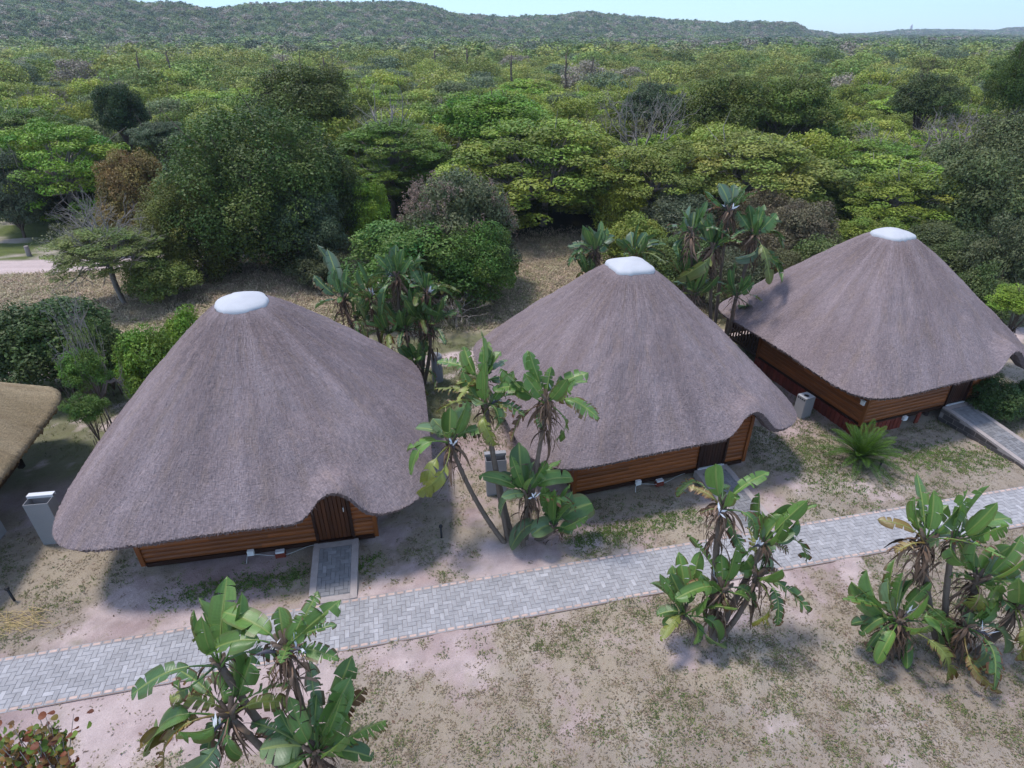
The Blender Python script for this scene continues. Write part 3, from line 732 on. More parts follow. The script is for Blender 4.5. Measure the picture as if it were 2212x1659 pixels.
def twig_proto(seed, n0=9, depth_=4):
    rr = np.random.default_rng(seed); mb = MB(); ends = []
    def grow_(p, d, L, r, k):
        e = p + d * L; mid = (p + e) / 2 + rr.normal(0, L * .1, 3); mb.tube([p, mid, e], [r, r * .85, r * .65], 4 if k > 1 else 3, cap=False)
        if k == 0: ends.append(e); return
        for q in range(rr.integers(2, 4)):
            d2 = d + rr.normal(0, .5, 3) + [0, 0, .05]; d2 /= np.linalg.norm(d2); grow_(e, d2, L * rr.uniform(.6, .85), r * .62, k - 1)
    mb.tube([(0, 0, -1.6), (.03, 0, -1.1), (0, 0, -.75)], [.06, .05, .04], 6)
    for q in range(n0):
        a = q / n0 * 6.28 + rr.normal(0, .3); el = rr.uniform(.15, 1.3); d = np.array([math.cos(a) * math.cos(el), math.sin(a) * math.cos(el), math.sin(el)])
        grow_(np.array([0, 0, -.75]), d, rr.uniform(.5, .7), .03, depth_)
    return mb, np.array(ends)

PROTO = {}
def add_proto(key, kind, nleaf, ls, seed, nl=16, multi=1, r0=.045, bark=None):
    mbc, C, cr = crown_proto(kind, nleaf, ls, seed)
    crown = mbc.build('crown', TREE); trunk = limbs_proto(C, kind, seed, nl, multi, r0).build('trunk', bark or BARK)
    for o in (crown, trunk): COL.objects.unlink(o)
    PROTO[key] = (crown.data, trunk.data)
for k in range(3): add_proto(('round', k), 'round', 40000, .050, 10 + k, 18)
for k in range(3): add_proto(('umbrella', k), 'umbrella', 42000, .044, 20 + k, 46, 1, .035, BARKG)
for k in range(2): add_proto(('brush', k), 'brush', 85000, .034, 30 + k, 12, 2)
for k in range(2): add_proto(('bush', k), 'bush', 22000, .066, 40 + k, 16, 4, .035)
for k in range(3): add_proto(('mid', k), 'round', 15000, .070, 50 + k, 10)
for k in range(2): add_proto(('midumb', k), 'umbrella', 13000, .070, 55 + k, 26, 1, .035, BARKG)
for k in range(2):
    tm, ends = twig_proto(60 + k); rng = np.random.default_rng(70 + k)
    sel = ends[rng.choice(len(ends), 1500)]; P = sel + rng.normal(0, .05, sel.shape)
    nr = unit_dirs(len(P)); Vq, Fq = leaf_quads(P, nr, .05 * rng.uniform(.6, 1.2, len(P)))
    lm = MB(); uvh = np.zeros((4 * len(P), 3)); uvh[:, 0] = .5; lm.add(Vq, Fq, np.repeat(rng.uniform(.7, 1.3, len(P)), 4), uvh)
    c_ = lm.build('crown', TREE); t_ = tm.build('trunk', BARKG)
    for o in (c_, t_): COL.objects.unlink(o)
    PROTO[('twiggy', k)] = (c_.data, t_.data)
rng = np.random.default_rng(99)

def add_tree(kind, var, X, Y, r, rz, zc, color, label, cat, group=None, name='tree', ry=None, foot=0., rot=None, tilt=0.):
    """crown centre height zc, radius r, half height rz"""
    cm, tm = PROTO[(kind, var)]
    root = empty(name, (X, Y, foot), rot if rot is not None else random.uniform(0, 6.28), label, cat, group)
    c = bpy.data.objects.new('crown', cm); COL.objects.link(c); c.parent = root; c.location = (0, 0, zc); c.scale = (r, ry or r, rz); c.color = (*(np.array(color) * np.array([2.0, 1.92, 1.35]) * (.84 if kind == 'umbrella' and color[0] > .09 else 1.)), 1)
    t = bpy.data.objects.new('trunk', tm); COL.objects.link(t); t.parent = root
    # trunk proto: foot at -1.6 -> 0 ; fork -.75
    t.location = (0, 0, zc); t.scale = (r, ry or r, max(rz, zc / 1.6 * 1.0) if zc > rz * .9 else rz)
    if t.scale[2] * 1.6 > zc + .6: t.location = (0, 0, zc)
    return root
def px_tree(kind, var, cx, cy, hw, hh, Y, color, label, cat='tree', group=None, name='tree'):
    P = atY(cx, cy, Y); D = depth(P); r = hw * D / F_PX * 1.10; rz = hh * D / F_PX * 1.08
    zc = max(P[2], rz * .55)
    if cat != 'shrub' and kind in ('round', 'brush', 'bush') and P[2] - rz < 2.3 and Y < 46 and kind != 'umbrella':      # leafy down to the ground
        top = P[2] + rz; rz = top * .53; zc = top * .48
    return add_tree(kind, var, P[0], P[1], r, rz, zc, color, label, cat, group, name)

G_DK = (.036, .058, .014); G_MID = (.050, .082, .018); G_BR = (.085, .150, .022); G_YEL = (.150, .175, .030); G_OLV = (.085, .092, .024)
G_BLU = (.045, .065, .042); G_GRY = (.080, .078, .055); G_ORA = (.120, .088, .040); G_PNK = (.190, .120, .085); G_LT = (.10, .135, .045); G_VDK = (.018, .034, .010)
T_ = px_tree
MANUAL = [
 ('brush', 0, 560, 400, 175, 145, 35.0, G_DK, 'largest dark green tree, dense and rounded, behind the nearest hut'),
 ('brush', 1, 420, 500, 105, 105, 32.5, (.062, .072, .018), 'olive bushy tree leaning on the left foot of the largest dark tree'),
 ('round', 0, 660, 500, 78, 85, 33.0, G_BLU, 'silvery green tree at the right foot of the largest dark tree'),
 ('round', 2, 288, 385, 72, 66, 39.0, G_ORA, 'rust coloured tree with orange brown leaves on the left'),
 ('bush', 0, 262, 448, 58, 28, 37.5, (.11, .085, .035), 'low brown bush in front of the rust coloured tree', 'bush'),
 ('umbrella', 0, 130, 370, 125, 95, 44.0, G_BR, 'bright green spreading tree shading the lawn on the left'),
 ('umbrella', 1, 60, 300, 100, 55, 52.0, G_MID, 'green layered tree behind the one shading the lawn'),
 ('round', 1, 8, 405, 62, 80, 40.0, (.045, .058, .045), 'grey green tree with leaning trunk at the left edge by the lawn'),
 ('round', 2, 258, 245, 52, 62, 56.0, G_VDK, 'nearly black tree standing up behind the rust coloured tree'),
 ('round', 0, 345, 300, 55, 35, 47.0, G_BLU, 'blue grey tree between the black tree and the largest dark tree'),
 ('round', 1, 660, 225, 105, 80, 50.0, (.044, .060, .016), 'big round dark tree rising above the largest dark tree'),
 ('umbrella', 2, 840, 325, 115, 55, 44.0, (.062, .105, .02), 'flat layered green tree left of the tree with pinkish tips'),
 ('umbrella', 0, 800, 385, 70, 40, 41.0, (.075, .115, .02), 'small flat topped tree under the layered green tree'),
 ('round', 1, 787, 437, 52, 52, 37.0, (.085, .15, .018), 'vivid green small tree left of the tree with pinkish tips'),
 ('umbrella', 1, 1175, 375, 185, 100, 42.5, (.115, .155, .030), 'wide light green tree with pale branches over the clearing'),
 ('round', 2, 1060, 262, 128, 62, 50.0, (.075, .135, .02), 'tall bright green tree behind the wide tree over the clearing'),
 ('round', 0, 1290, 430, 80, 60, 46.0, G_DK, 'dark tree in shade at the right end of the clearing'),
 ('umbrella', 0, 1420, 400, 135, 85, 40.5, (.125, .152, .038), 'yellow green flowering tree behind the palms of the middle hut'),
 ('umbrella', 2, 1620, 385, 165, 80, 41.0, (.132, .158, .042), 'broad yellow green flowering tree above the palm clump with white flowers'),
 ('round', 1, 1470, 480, 88, 62, 36.5, (.055, .068, .050), 'blue grey bush tree under the yellow flowering canopy'),
 ('bush', 1, 1345, 430, 58, 58, 39.0, (.15, .17, .03), 'yellow green low tree hanging at the clearing edge'),
 ('round', 2, 1730, 510, 82, 78, 32.5, (.078, .068, .054), 'brownish grey bush between the palm clump and the farthest hut', 'bush'),
 ('round', 0, 1650, 445, 60, 40, 35.5, (.09, .075, .055), 'brown tipped tree behind the top of the palm clump'),
 ('twiggy', 0, 1390, 290, 75, 50, 48.0, G_GRY, 'bare grey tree with tangled branches between the green crowns'),
 ('round', 1, 1410, 230, 62, 48, 55.0, G_BLU, 'blue green tree above the bare grey tree'),
 ('round', 2, 1570, 240, 95, 75, 53.0, (.058, .075, .018), 'dark olive tree left of centre on the right hand forest'),
 ('round', 0, 1700, 245, 95, 72, 54.0, (.060, .085, .018), 'dark olive tree beside its twin on the right hand forest'),
 ('round', 1, 2000, 215, 65, 52, 58.0, (.042, .06, .024), 'round dark tree with bare stems on the upper right'),
 ('umbrella', 1, 1890, 360, 120, 50, 46.0, (.082, .125, .022), 'green canopy sloping behind the farthest hut'),
 ('twiggy', 1, 1960, 330, 95, 55, 47.0, (.10, .085, .07), 'greyish leafless thicket above the farthest hut'),
 ('twiggy', 0, 2060, 310, 80, 50, 49.0, (.10, .09, .06), 'pale leafless thicket on the upper right'),
 ('umbrella', 2, 1950, 440, 120, 60, 37.0, (.115, .155, .028), 'yellowish green canopy right behind the farthest roof'),
 ('round', 2, 1880, 520, 80, 55, 33.0, (.095, .13, .026), 'light green tree touching the farthest roof cap'),
 ('round', 0, 2120, 430, 115, 105, 35.0, (.058, .075, .034), 'big grey green tree at the right edge behind the farthest hut'),
 ('round', 1, 2195, 330, 95, 90, 42.0, (.066, .078, .042), 'tall grey green tree at the right edge, farther back'),
 ('brush', 0, 2215, 170, 60, 75, 50.0, G_DK, 'dark feathery tree at the right edge near the skyline'),
 ('round', 2, 2080, 560, 75, 50, 29.0, (.050, .068, .03), 'dark green tree behind the right slope of the farthest roof'),
 ('bush', 1, 2205, 650, 55, 32, 21.5, (.105, .165, .025), 'vivid green bush at the right edge beyond the farthest roof', 'bush'),
 ('bush', 0, 2148, 858, 62, 48, 18.2, (.030, .055, .018), 'dark leafy bush beside the high grey ramp', 'bush'),
 ('bush', 1, 2222, 880, 40, 60, 18.0, (.035, .065, .018), 'dark bush at the right edge behind the ramp', 'bush'),
 ('round', 1, 985, 465, 122, 92, 30.5, (.055, .068, .042), 'rounded tree with pinkish brown flower tips, centre of the picture'),
 ('round', 2, 880, 560, 145, 85, 27.8, (.050, .095, .022), 'glossy green tree in front of the one with pinkish tips'),
 ('round', 1, 1030, 560, 88, 85, 28.3, (.048, .09, .020), 'dark glossy tree beside the meadow right of the glossy green tree'),
 ('twiggy', 1, 985, 660, 55, 25, 25.5, (.08, .085, .045), 'dry twiggy shrub under the glossy tree by the sandy track', 'shrub'),
 ('umbrella', 1, 225, 540, 100, 42, 28.5, (.100, .130, .045), 'small thorn tree with dark bent trunk on the dry meadow'),
 ('twiggy', 0, 215, 505, 75, 32, 29.0, (.13, .14, .09), 'grey leafless twigs topping the small thorn tree'),
 ('bush', 0, 345, 590, 75, 45, 29.0, (.078, .105, .030), 'grey green bush between the thorn tree and the dark tree', 'bush'),
 ('bush', 1, 100, 712, 115, 68, 20.2, (.034, .058, .020), 'wide dark bush with bare stems behind the golden roof', 'bush'),
 ('bush', 0, 205, 735, 58, 55, 19.5, (.036, .060, .020), 'smaller dark bush right of the wide dark one', 'bush'),
 ('bush', 0, 5, 715, 75, 78, 20.0, (.032, .056, .020), 'dark bush at the left edge behind the golden roof', 'bush'),
 ('bush', 1, 320, 745, 70, 42, 18.6, (.075, .130, .022), 'bright green bush touching the left slope of the nearest hut', 'bush'),
 ('bush', 0, 405, 700, 62, 40, 21.0, (.082, .145, .020), 'light green bush right behind the left slope of the nearest hut', 'bush'),
 ('round', 2, 1480, 560, 75, 60, 29.5, (.058, .085, .030), 'green tree right behind the two palms with blue leaves', 'tree'),
 ('bush', 0, 1370, 500, 70, 45, 33.0, (.110, .140, .030), 'yellowish bush at the far right end of the meadow', 'bush'),
 ('round', 1, 1600, 600, 80, 60, 27.5, (.050, .060, .040), 'dark bush tree hidden behind the white flowered palm clump', 'tree'),
 ('bush', 1, 1780, 560, 70, 50, 28.5, (.062, .080, .030), 'dark green bush touching the left slope of the farthest roof', 'bush'),
 ('round', 0, 1690, 590, 60, 50, 28.0, (.070, .075, .040), 'olive tree above the left corner of the farthest roof', 'tree'),
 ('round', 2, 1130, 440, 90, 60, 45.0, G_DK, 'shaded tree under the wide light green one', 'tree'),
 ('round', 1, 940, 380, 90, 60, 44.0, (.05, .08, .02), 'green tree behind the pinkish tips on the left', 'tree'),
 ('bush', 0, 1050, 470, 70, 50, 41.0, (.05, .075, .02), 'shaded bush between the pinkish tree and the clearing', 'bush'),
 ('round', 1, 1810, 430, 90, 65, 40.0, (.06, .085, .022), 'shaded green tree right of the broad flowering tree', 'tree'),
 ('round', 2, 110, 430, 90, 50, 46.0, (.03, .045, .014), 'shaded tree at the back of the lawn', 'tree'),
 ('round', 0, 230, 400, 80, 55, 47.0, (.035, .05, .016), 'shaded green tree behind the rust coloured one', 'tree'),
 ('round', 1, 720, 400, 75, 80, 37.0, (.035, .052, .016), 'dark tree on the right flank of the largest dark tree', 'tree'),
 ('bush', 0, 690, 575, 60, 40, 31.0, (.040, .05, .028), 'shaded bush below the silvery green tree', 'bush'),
 ('round', 1, 2195, 540, 85, 80, 27.0, (.050, .062, .036), 'grey green tree at the right edge close behind the farthest roof', 'tree'),
 ('bush', 0, 2130, 610, 60, 45, 24.5, (.052, .075, .028), 'dark green bush under the trees right of the farthest roof', 'bush'),
 ('round', 0, 2010, 540, 75, 60, 31.0, (.055, .07, .032), 'dull green tree right of the farthest roof cap', 'tree'),
 ('twiggy', 1, 170, 745, 40, 48, 15.8, (.09, .13, .03), 'pale bare twigs rising from the slender shrub', 'shrub'),
 ('bush', 1, 182, 800, 44, 48, 15.6, (.055, .105, .022), 'slender leafy shrub between the golden hut and the nearest hut', 'shrub'),
 ('bush', 0, 185, 880, 38, 36, 14.6, (.045, .085, .020), 'low leaves at the foot of the slender shrub', 'shrub'),
]
for m in MANUAL:
    kind, var, cx, cy, hw, hh, Y, colr, label = m[:9]; cat = m[9] if len(m) > 9 else 'tree'
    px_tree(kind, var, cx, cy, hw, hh, Y, colr, label, cat, None, {'tree': 'tree', 'bush': 'bush', 'shrub': 'shrub'}[cat])

# pinkish flower panicles on the tipped tree
def panicles():
    for o in bpy.data.objects:
        if o.get('label', '').startswith('rounded tree with pinkish'):
            root = o
    c = [x for x in root.children if x.name.startswith('crown')][0]
    k = 620; d = unit_dirs(k, .0); P = d * rng.uniform(.86, 1.0, k)[:, None]
    keep = (P[:, 2] > .0) & (vnoise(P[:, 0] * 3 + 9, P[:, 1] * 3 + P[:, 2] * 2, 5) > .42); P = P[keep]; d = d[keep]; mb = MB(); reps = 14
    Q = np.repeat(P, reps, 0) + rng.normal(0, .018, (len(P) * reps, 3)) * [1, 1, 1.8]; nr = unit_dirs(len(Q))
    Vq, Fq = leaf_quads(Q, nr, .03, .6); u = np.zeros((len(Vq), 3)); u[:, 0] = .5
    mb.add(Vq, Fq, np.repeat(rng.uniform(.7, 1.4, len(Q)), 4), u)
    f = mb.build('flowers', TREE, root); f.location = c.location; f.scale = c.scale; f.color = (.24, .165, .125, 1); f['label'] = 'pinkish brown flower panicles'
panicles()

# ------------------------------------------------------------------ the forest: nearest trees one by one
KINDS = [
 ('mid', (.090, .110, .022), 'olive green tree in the dense canopy behind the clearing', .30),
 ('mid', (.098, .120, .032), 'yellowish green tree in the dense canopy behind the clearing', .24),
 ('mid', (.058, .084, .020), 'darker green tree in the dense canopy behind the clearing', .16),
 ('midumb', (.088, .135, .024), 'flat topped light green tree in the dense canopy', .16),
 ('mid', (.060, .075, .045), 'blue grey tree in the dense canopy behind the clearing', .07),
 ('twiggy', (.10, .09, .07), 'leafless grey tree among the green canopy', .07)]
taken = []
for o in list(S.objects):
    if o.get('category') in ('tree',) and o.location.y > 33:
        c = [x for x in o.children if x.name.startswith('crown')]
        if c: taken.append((o.location.x, o.location.y, c[0].scale[0]))
spots = []; tries = 0
frng = np.random.default_rng(5)
while len(spots) < 290 and tries < 60000:
    tries += 1
    Y = frng.uniform(40, 96); X = frng.uniform(-.98, .98) * Y * .93
    if X < -13 and Y < 56: 
        if not (Y > 50): continue
    r = frng.uniform(1.7, 3.3) * (1 + (Y - 40) / 160)
    dmin = min(math.hypot(X - a, Y - b) - .55 * c for a, b, c in taken) if Y < 66 else 9
    if dmin < r * .35: continue
    if any(math.hypot(X - a, Y - b) < (r + c) * .54 for a, b, c in spots): continue
    spots.append((X, Y, r))
print('forest trees', len(spots), tries)
pk = np.array([k[3] for k in KINDS]); pk /= pk.sum()
LBC = {}
for X, Y, r in spots:
    q = frng.choice(len(KINDS), p=pk); kd, cc, lb, _ = KINDS[q]
    var = int(frng.integers(0, {'mid': 3, 'midumb': 2, 'twiggy': 2}[kd]))
    if kd == 'mid': rz = r * frng.uniform(.75, 1.05); zc = frng.uniform(2.6, 4.2)
    elif kd == 'midumb': rz = r * .6; zc = frng.uniform(3.2, 4.4); r *= 1.3
    else: rz = r * .8; zc = frng.uniform(3.2, 4.2)
    f = frng.uniform(.8, 1.25) * 1.3
    cc = tuple(np.array(cc) * f * [1.0, 1.0, .95])
    v_ = 1106 + F_PX * X / (Y * .8616 + 4); col_ = ['beyond the left edge', 'at the left edge', 'behind the black tree', 'left of the big round dark tree', 'behind the big round dark tree', 'behind the pinkish tipped tree', 'above the grassy clearing', 'behind the bare grey tree', 'behind the twin dark olive trees', 'above the farthest hut', 'at the right edge', 'beyond the right edge'][int(np.clip((v_ + 150) // 210, 0, 11))]
    row_ = ['front row', 'second row', 'third row', 'middle rows', 'far rows', 'farthest rows'][int(np.clip((Y - 40) // 9.5, 0, 5))]
    sz_ = 'small ' if r < 2.2 else ('large ' if r > 3.1 else ''); br_ = 'pale ' if f > 1.85 else ('deep ' if f < 1.48 else '')
    lb = (sz_ + br_ + {'olive': 'olive green', 'yello': 'yellowish green', 'darke': 'dark green', 'flat ': 'flat topped green', 'blue ': 'blue grey', 'leafl': 'leafless grey'}[lb[:5]] + ' tree, ' + row_ + ', ' + col_)
    LBC[lb] = LBC.get(lb, 0) + 1
    add_tree(kd, var, X, Y, r, rz, zc, cc, lb, 'tree', 'canopy trees: ' + lb)
print('distinct labels', len(LBC))

# ------------------------------------------------------------------ far forest and wooded hills: one mass each
pc = bpy.data.collections.new('canopy_shapes')
def far_proto(kind, nleaf, ls, seed):
    mbc, C, cr = crown_proto(kind, nleaf, ls, seed); o = mbc.build('canopy', TREEI); COL.objects.unlink(o); pc.objects.link(o)
far_proto('round', 4500, .090, 81); far_proto('umbrella', 4000, .095, 82); far_proto('round', 4500, .090, 83); far_proto('brush', 5500, .080, 84)
far_proto('round', 900, .19, 85); far_proto('umbrella', 800, .19, 86); far_proto('round', 900, .19, 87)
ng = bpy.data.node_groups.new('scatter_crowns', 'GeometryNodeTree')
ng.interface.new_socket('Geometry', in_out='INPUT', socket_type='NodeSocketGeometry'); ng.interface.new_socket('Geometry', in_out='OUTPUT', socket_type='NodeSocketGeometry')
gi = ng.nodes.new('NodeGroupInput'); go = ng.nodes.new('NodeGroupOutput'); ip = ng.nodes.new('GeometryNodeInstanceOnPoints'); ci = ng.nodes.new('GeometryNodeCollectionInfo')
ci.inputs['Collection'].default_value = pc; ci.inputs['Separate Children'].default_value = True; ci.inputs['Reset Children'].default_value = True
ip.inputs['Pick Instance'].default_value = True
def na(name, ty):
    x = ng.nodes.new('GeometryNodeInputNamedAttribute'); x.data_type = ty; x.inputs[0].default_value = name; return x.outputs[0]
ng.links.new(gi.outputs[0], ip.inputs['Points']); ng.links.new(ci.outputs[0], ip.inputs['Instance'])
ng.links.new(na('idx', 'INT'), ip.inputs['Instance Index']); ng.links.new(na('rot', 'FLOAT_VECTOR'), ip.inputs['Rotation']); ng.links.new(na('scl', 'FLOAT_VECTOR'), ip.inputs['Scale'])
ng.links.new(ip.outputs[0], go.inputs[0])
def scatter(name, P, idx, rot, scl, col):
    me = bpy.data.meshes.new(name); me.vertices.add(len(P)); me.vertices.foreach_set('co', P.astype(np.float32).ravel())
    def at(nm, ty, d, f): a = me.attributes.new(nm, ty, 'POINT'); a.data.foreach_set(f, d.ravel())
    at('idx', 'INT', idx.astype(np.int32), 'value'); at('rot', 'FLOAT_VECTOR', rot.astype(np.float32), 'vector'); at('scl', 'FLOAT_VECTOR', scl.astype(np.float32), 'vector')
    at('col', 'FLOAT_COLOR', np.concatenate([col, np.ones((len(col), 1))], 1).astype(np.float32), 'color')
    o = bpy.data.objects.new(name, me); COL.objects.link(o); md = o.modifiers.new('scatter', 'NODES'); md.node_group = ng
    return o
def pick_cols(n_, X, Y, pal, wts):
    base = fbm(X, Y, 45, 3, 200); q = frng.choice(len(pal), n_, p=np.array(wts) / sum(wts)); c = np.array(pal)[q]
    c = c * (frng.uniform(.75, 1.25, n_) * (.8 + .4 * base) * 2.4)[:, None]
    return c
# plain
def field(y0, y1, sp0, growth, xlim=1.0):
    out = []; Y = y0
    while Y < y1:
        sp = sp0 * (1 + (Y - y0) * growth); n_ = int(2 * xlim * Y / sp); X = (np.arange(n_) - n_ / 2) * sp + frng.uniform(-.5, .5, n_) * sp
        out.append(np.stack([X, Y + frng.uniform(-.5, .5, n_) * sp, np.full(n_, sp)], 1)); Y += sp * .8
    return np.concatenate(out)
PL = field(92, 700, 3.6, .004)
h = hill(PL[:, 0], PL[:, 1]); keep = h < 2.5
keep &= ~((np.abs(PL[:, 1] - 330) < 22) & (PL[:, 0] > 75) & (PL[:, 0] < 230) & (frng.random(len(PL)) < .8))
PL = PL[keep]; n_ = len(PL); X, Y, sp = PL.T
far = Y > 190; r = sp * frng.uniform(.55, .95, n_)
big = (frng.random(n_) < .08 + .35 * sstep(170, 330, Y)); r = np.where(big, r * 1.35, r)
idx = np.where(far, frng.choice([4, 5, 6], n_), frng.choice([0, 1, 2, 3], n_))
zc = np.where(big, 4.6, 2.9) + frng.uniform(-.7, .8, n_) + 1.2 * (fbm(X, Y, 30, 2, 7) - .5) + hill(X, Y)
scl = np.stack([r, r, np.clip(r * .8, 1.6, 4.2)], 1); rot = np.stack([0 * X, 0 * X, frng.uniform(0, 6.28, n_)], 1)
pal = [(.105, .120, .026), (.125, .135, .030), (.075, .100, .022), (.095, .125, .028), (.060, .078, .040), (.115, .10, .075)]
c = pick_cols(n_, X, Y, pal, [.3, .26, .16, .16, .07, .05])
dk = sstep(190, 300, Y)[:, None]; c2 = pick_cols(n_, X, Y, [(.060, .085, .030), (.085, .11, .035), (.045, .062, .034), (.10, .09, .07)], [.35, .25, .2, .2]); c = c * (1 - dk) + c2 * dk
tag(scatter('woodland', np.stack([X, Y, zc], 1), idx, rot, scl, c), 'olive green scrub forest covering the far plain', 'forest', None, 'stuff')
# hills
HL = []
for dlt in range(1):
    out = []; Y = 250.
    while Y < 2600:
        sp = 5.2 * (Y / 600) ** .75 if Y > 400 else 4.6; nn = int(1.96 * Y / sp); X = (np.arange(nn) - nn / 2) * sp + frng.uniform(-.5, .5, nn) * sp
        out.append(np.stack([X, Y + frng.uniform(-.5, .5, nn) * sp, np.full(nn, sp)], 1)); Y += sp * .95
    HL = np.concatenate(out)
h = hill(HL[:, 0], HL[:, 1]); Rr = np.hypot(HL[:, 0], HL[:, 1]); v_ = 1106 + F_PX * HL[:, 0] / (HL[:, 1] * .8616)
rdv = np.interp(v_, [-400, 0, 900, 1500, 1720, 1840, 2212, 2600], [640, 640, 720, 900, 1000, 2100, 2300, 2300])
keep = ((h >= 2.5) | (HL[:, 1] > 700)) & (Rr < rdv * 1.06) & (v_ > -150) & (v_ < 2360)
HL = HL[keep]; h = h[keep]; n_ = len(HL); X, Y, sp = HL.T; print('woodland', len(PL), 'hill trees', n_)
r = sp * frng.uniform(.6, 1.15, n_); idx = frng.choice([4, 5, 6], n_)
scl = np.stack([r, r, np.clip(r * .85, 2, 6)], 1); rot = np.stack([0 * X, 0 * X, frng.uniform(0, 6.28, n_)], 1)
pal = [(.050, .066, .036), (.070, .085, .042), (.038, .052, .034), (.11, .095, .085), (.085, .075, .065)]
c = pick_cols(n_, X, Y, pal, [.32, .2, .22, .16, .10]) * [1.35, 1.4, 1.2]
tag(scatter('hill_forest', np.stack([X, Y, h + 2.6 + frng.uniform(-.8, 1.4, n_)], 1), idx, rot, scl, c), 'dark bluish forest over the dune ridge on the skyline', 'forest', None, 'stuff')

# ------------------------------------------------------------------ giant strelitzias (tree-like banana relatives)
PG = (.115, .215, .045); PGD = (.080, .160, .045); PGB = (.140, .215, .100); PY = (.21, .23, .045); PYB = (.24, .17, .05); PBR = (.15, .085, .04)
def paddle_leaf(root, P0, T, wd, torn, color, seed, sag=.18, pet=.27, face=None):
    """one leaf: petiole and torn paddle blade from P0 to the tip T"""
    rr = np.random.default_rng(seed); P0 = np.array(P0, float); T = np.array(T, float)
    L = np.linalg.norm(T - P0); d = (T - P0) / L
    # arching spine: starts steeper than the chord
    up = np.array([0, 0, 1.]); lift = up - d * d[2]; ln = np.linalg.norm(lift)
    if abs(d[2]) > .55:                                       # steep leaves show a broad face
        az = rr.normal(0, .55) + (0 if rr.random() < .65 else np.pi); fc = np.array([math.sin(az), -math.cos(az), 0]) if face is None else face
        lift = fc - d * np.dot(fc, d); ln = np.linalg.norm(lift)
    lift /= ln; M = 26; s = np.linspace(0, 1, M)
    horiz = 1 - abs(d[2]); bow = sag * L * (.25 + .9 * horiz)
    if d[2] < -.3: bow = L * .38
    spine = P0 + (T - P0) * s[:, None] + lift * (np.sin(np.pi * s ** .85) * bow)[:, None]
    Tn = np.gradient(spine, axis=0); Tn /= np.linalg.norm(Tn, axis=1)[:, None]
    side = np.cross(Tn, lift); side /= np.linalg.norm(side, axis=1)[:, None] + 1e-6
    roll = rr.normal(0, .35); nrm = np.cross(side, Tn)
    side, nrm = side * math.cos(roll) + nrm * math.sin(roll), nrm * math.cos(roll) - side * math.sin(roll)
    mb = MB(); k0 = int(pet * M)
    mb.tube(spine[:k0 + 1], np.linspace(.024, .013, k0 + 1), 5, .8); nv = len(mb.v[-1]); mb.u[-1][:] = [[.5, .1, 0]] * nv
    mb.tube(spine[k0:], np.linspace(.013, .003, M - k0), 4, 1.0); mb.u[-1][:] = [[0.0, .1, 0]] * len(mb.v[-1])
    sb = np.linspace(0, 1, 61); arc = L * (1 - pet)
    sp = pet + sb * (1 - pet)
    ci_ = [np.interp(sp, s, spine[:, a]) for a in range(3)]; C = np.stack(ci_, 1)
    Sd = np.stack([np.interp(sp, s, side[:, a]) for a in range(3)], 1); Nn = np.stack([np.interp(sp, s, nrm[:, a]) for a in range(3)], 1); Tt = np.stack([np.interp(sp, s, Tn[:, a]) for a in range(3)], 1)
    width = wd / 2 * np.clip(1 - np.abs(2 * np.clip(sb, 0, 1) ** .92 - 1) ** 2.8, 0, 1) ** .62
    fold = rr.uniform(.05, .5); brown = rr.uniform(.0, .5) + (.6 if torn > .6 else 0)
    for sd in (-1, 1):
        # cut the blade into segments
        cuts = [0]; 
        while cuts[-1] < 60:
            step = int(rr.exponential(3 + 26 * (1 - torn) ** 2)) + 2 if torn > .05 else 60
            cuts.append(min(60, cuts[-1] + step))
        fo = fold + rr.normal(0, .12)
        for a, b in zip(cuts[:-1], cuts[1:]):
            if b - a < 1: continue
            dr = rr.normal(0, .10 + .35 * torn) ; skew = rr.uniform(.05, .35) * (.3 + torn); sh = 1 - rr.uniform(0, .35) * torn * (rr.random() < .4)
            ii = np.arange(a, b + 1); f_ = (ii - a) / (b - a); gap = (.0 if b - a >= 58 else 1)
            V_ = []; U_ = []
            for wq in (0., .33, .66, 1.):
                ww = width[ii] * wq * sh; ang = fo + dr * wq + wq * .25
                # wedge-shaped gaps: the outer edge of each segment is narrower
                squeeze = (f_ - .5) * -gap * wq * (.10 + .18 * torn) * (b - a) / 60 * arc + skew * ww
                curl = -.35 * wq * wq * wd * .25 * (1 + torn)
                Pp = C[ii] + Sd[ii] * (sd * ww * math.cos(ang))[:, None] + Nn[ii] * (ww * math.sin(ang))[:, None] + Tt[ii] * squeeze[:, None] + np.array([0, 0, curl])
                V_.append(Pp); U_.append(np.stack([np.full(len(ii), sd * wq), sp[ii] * L, np.full(len(ii), min(brown, 1))], 1))
            m_ = len(ii); V_ = np.concatenate(V_); U_ = np.concatenate(U_)
            i_, j_ = np.meshgrid(np.arange(3), np.arange(m_ - 1), indexing='ij'); q = np.stack([i_ * m_ + j_, (i_ + 1) * m_ + j_, (i_ + 1) * m_ + j_ + 1, i_ * m_ + j_ + 1], -1).reshape(-1, 4)
            mb.add(V_, q, rr.uniform(.85, 1.12), U_, 0, True)
    o = mb.build('leaf', PADDLE, root); dk_ = .72 if 'behind' in root['label'] or 'white flowers' in root['label'] else 1.; o.color = (color[0] * dk_ * (.9 if dk_ < 1 else 1), color[1] * dk_, color[2] * dk_ * (1.25 if dk_ < 1 else 1), 1); return o
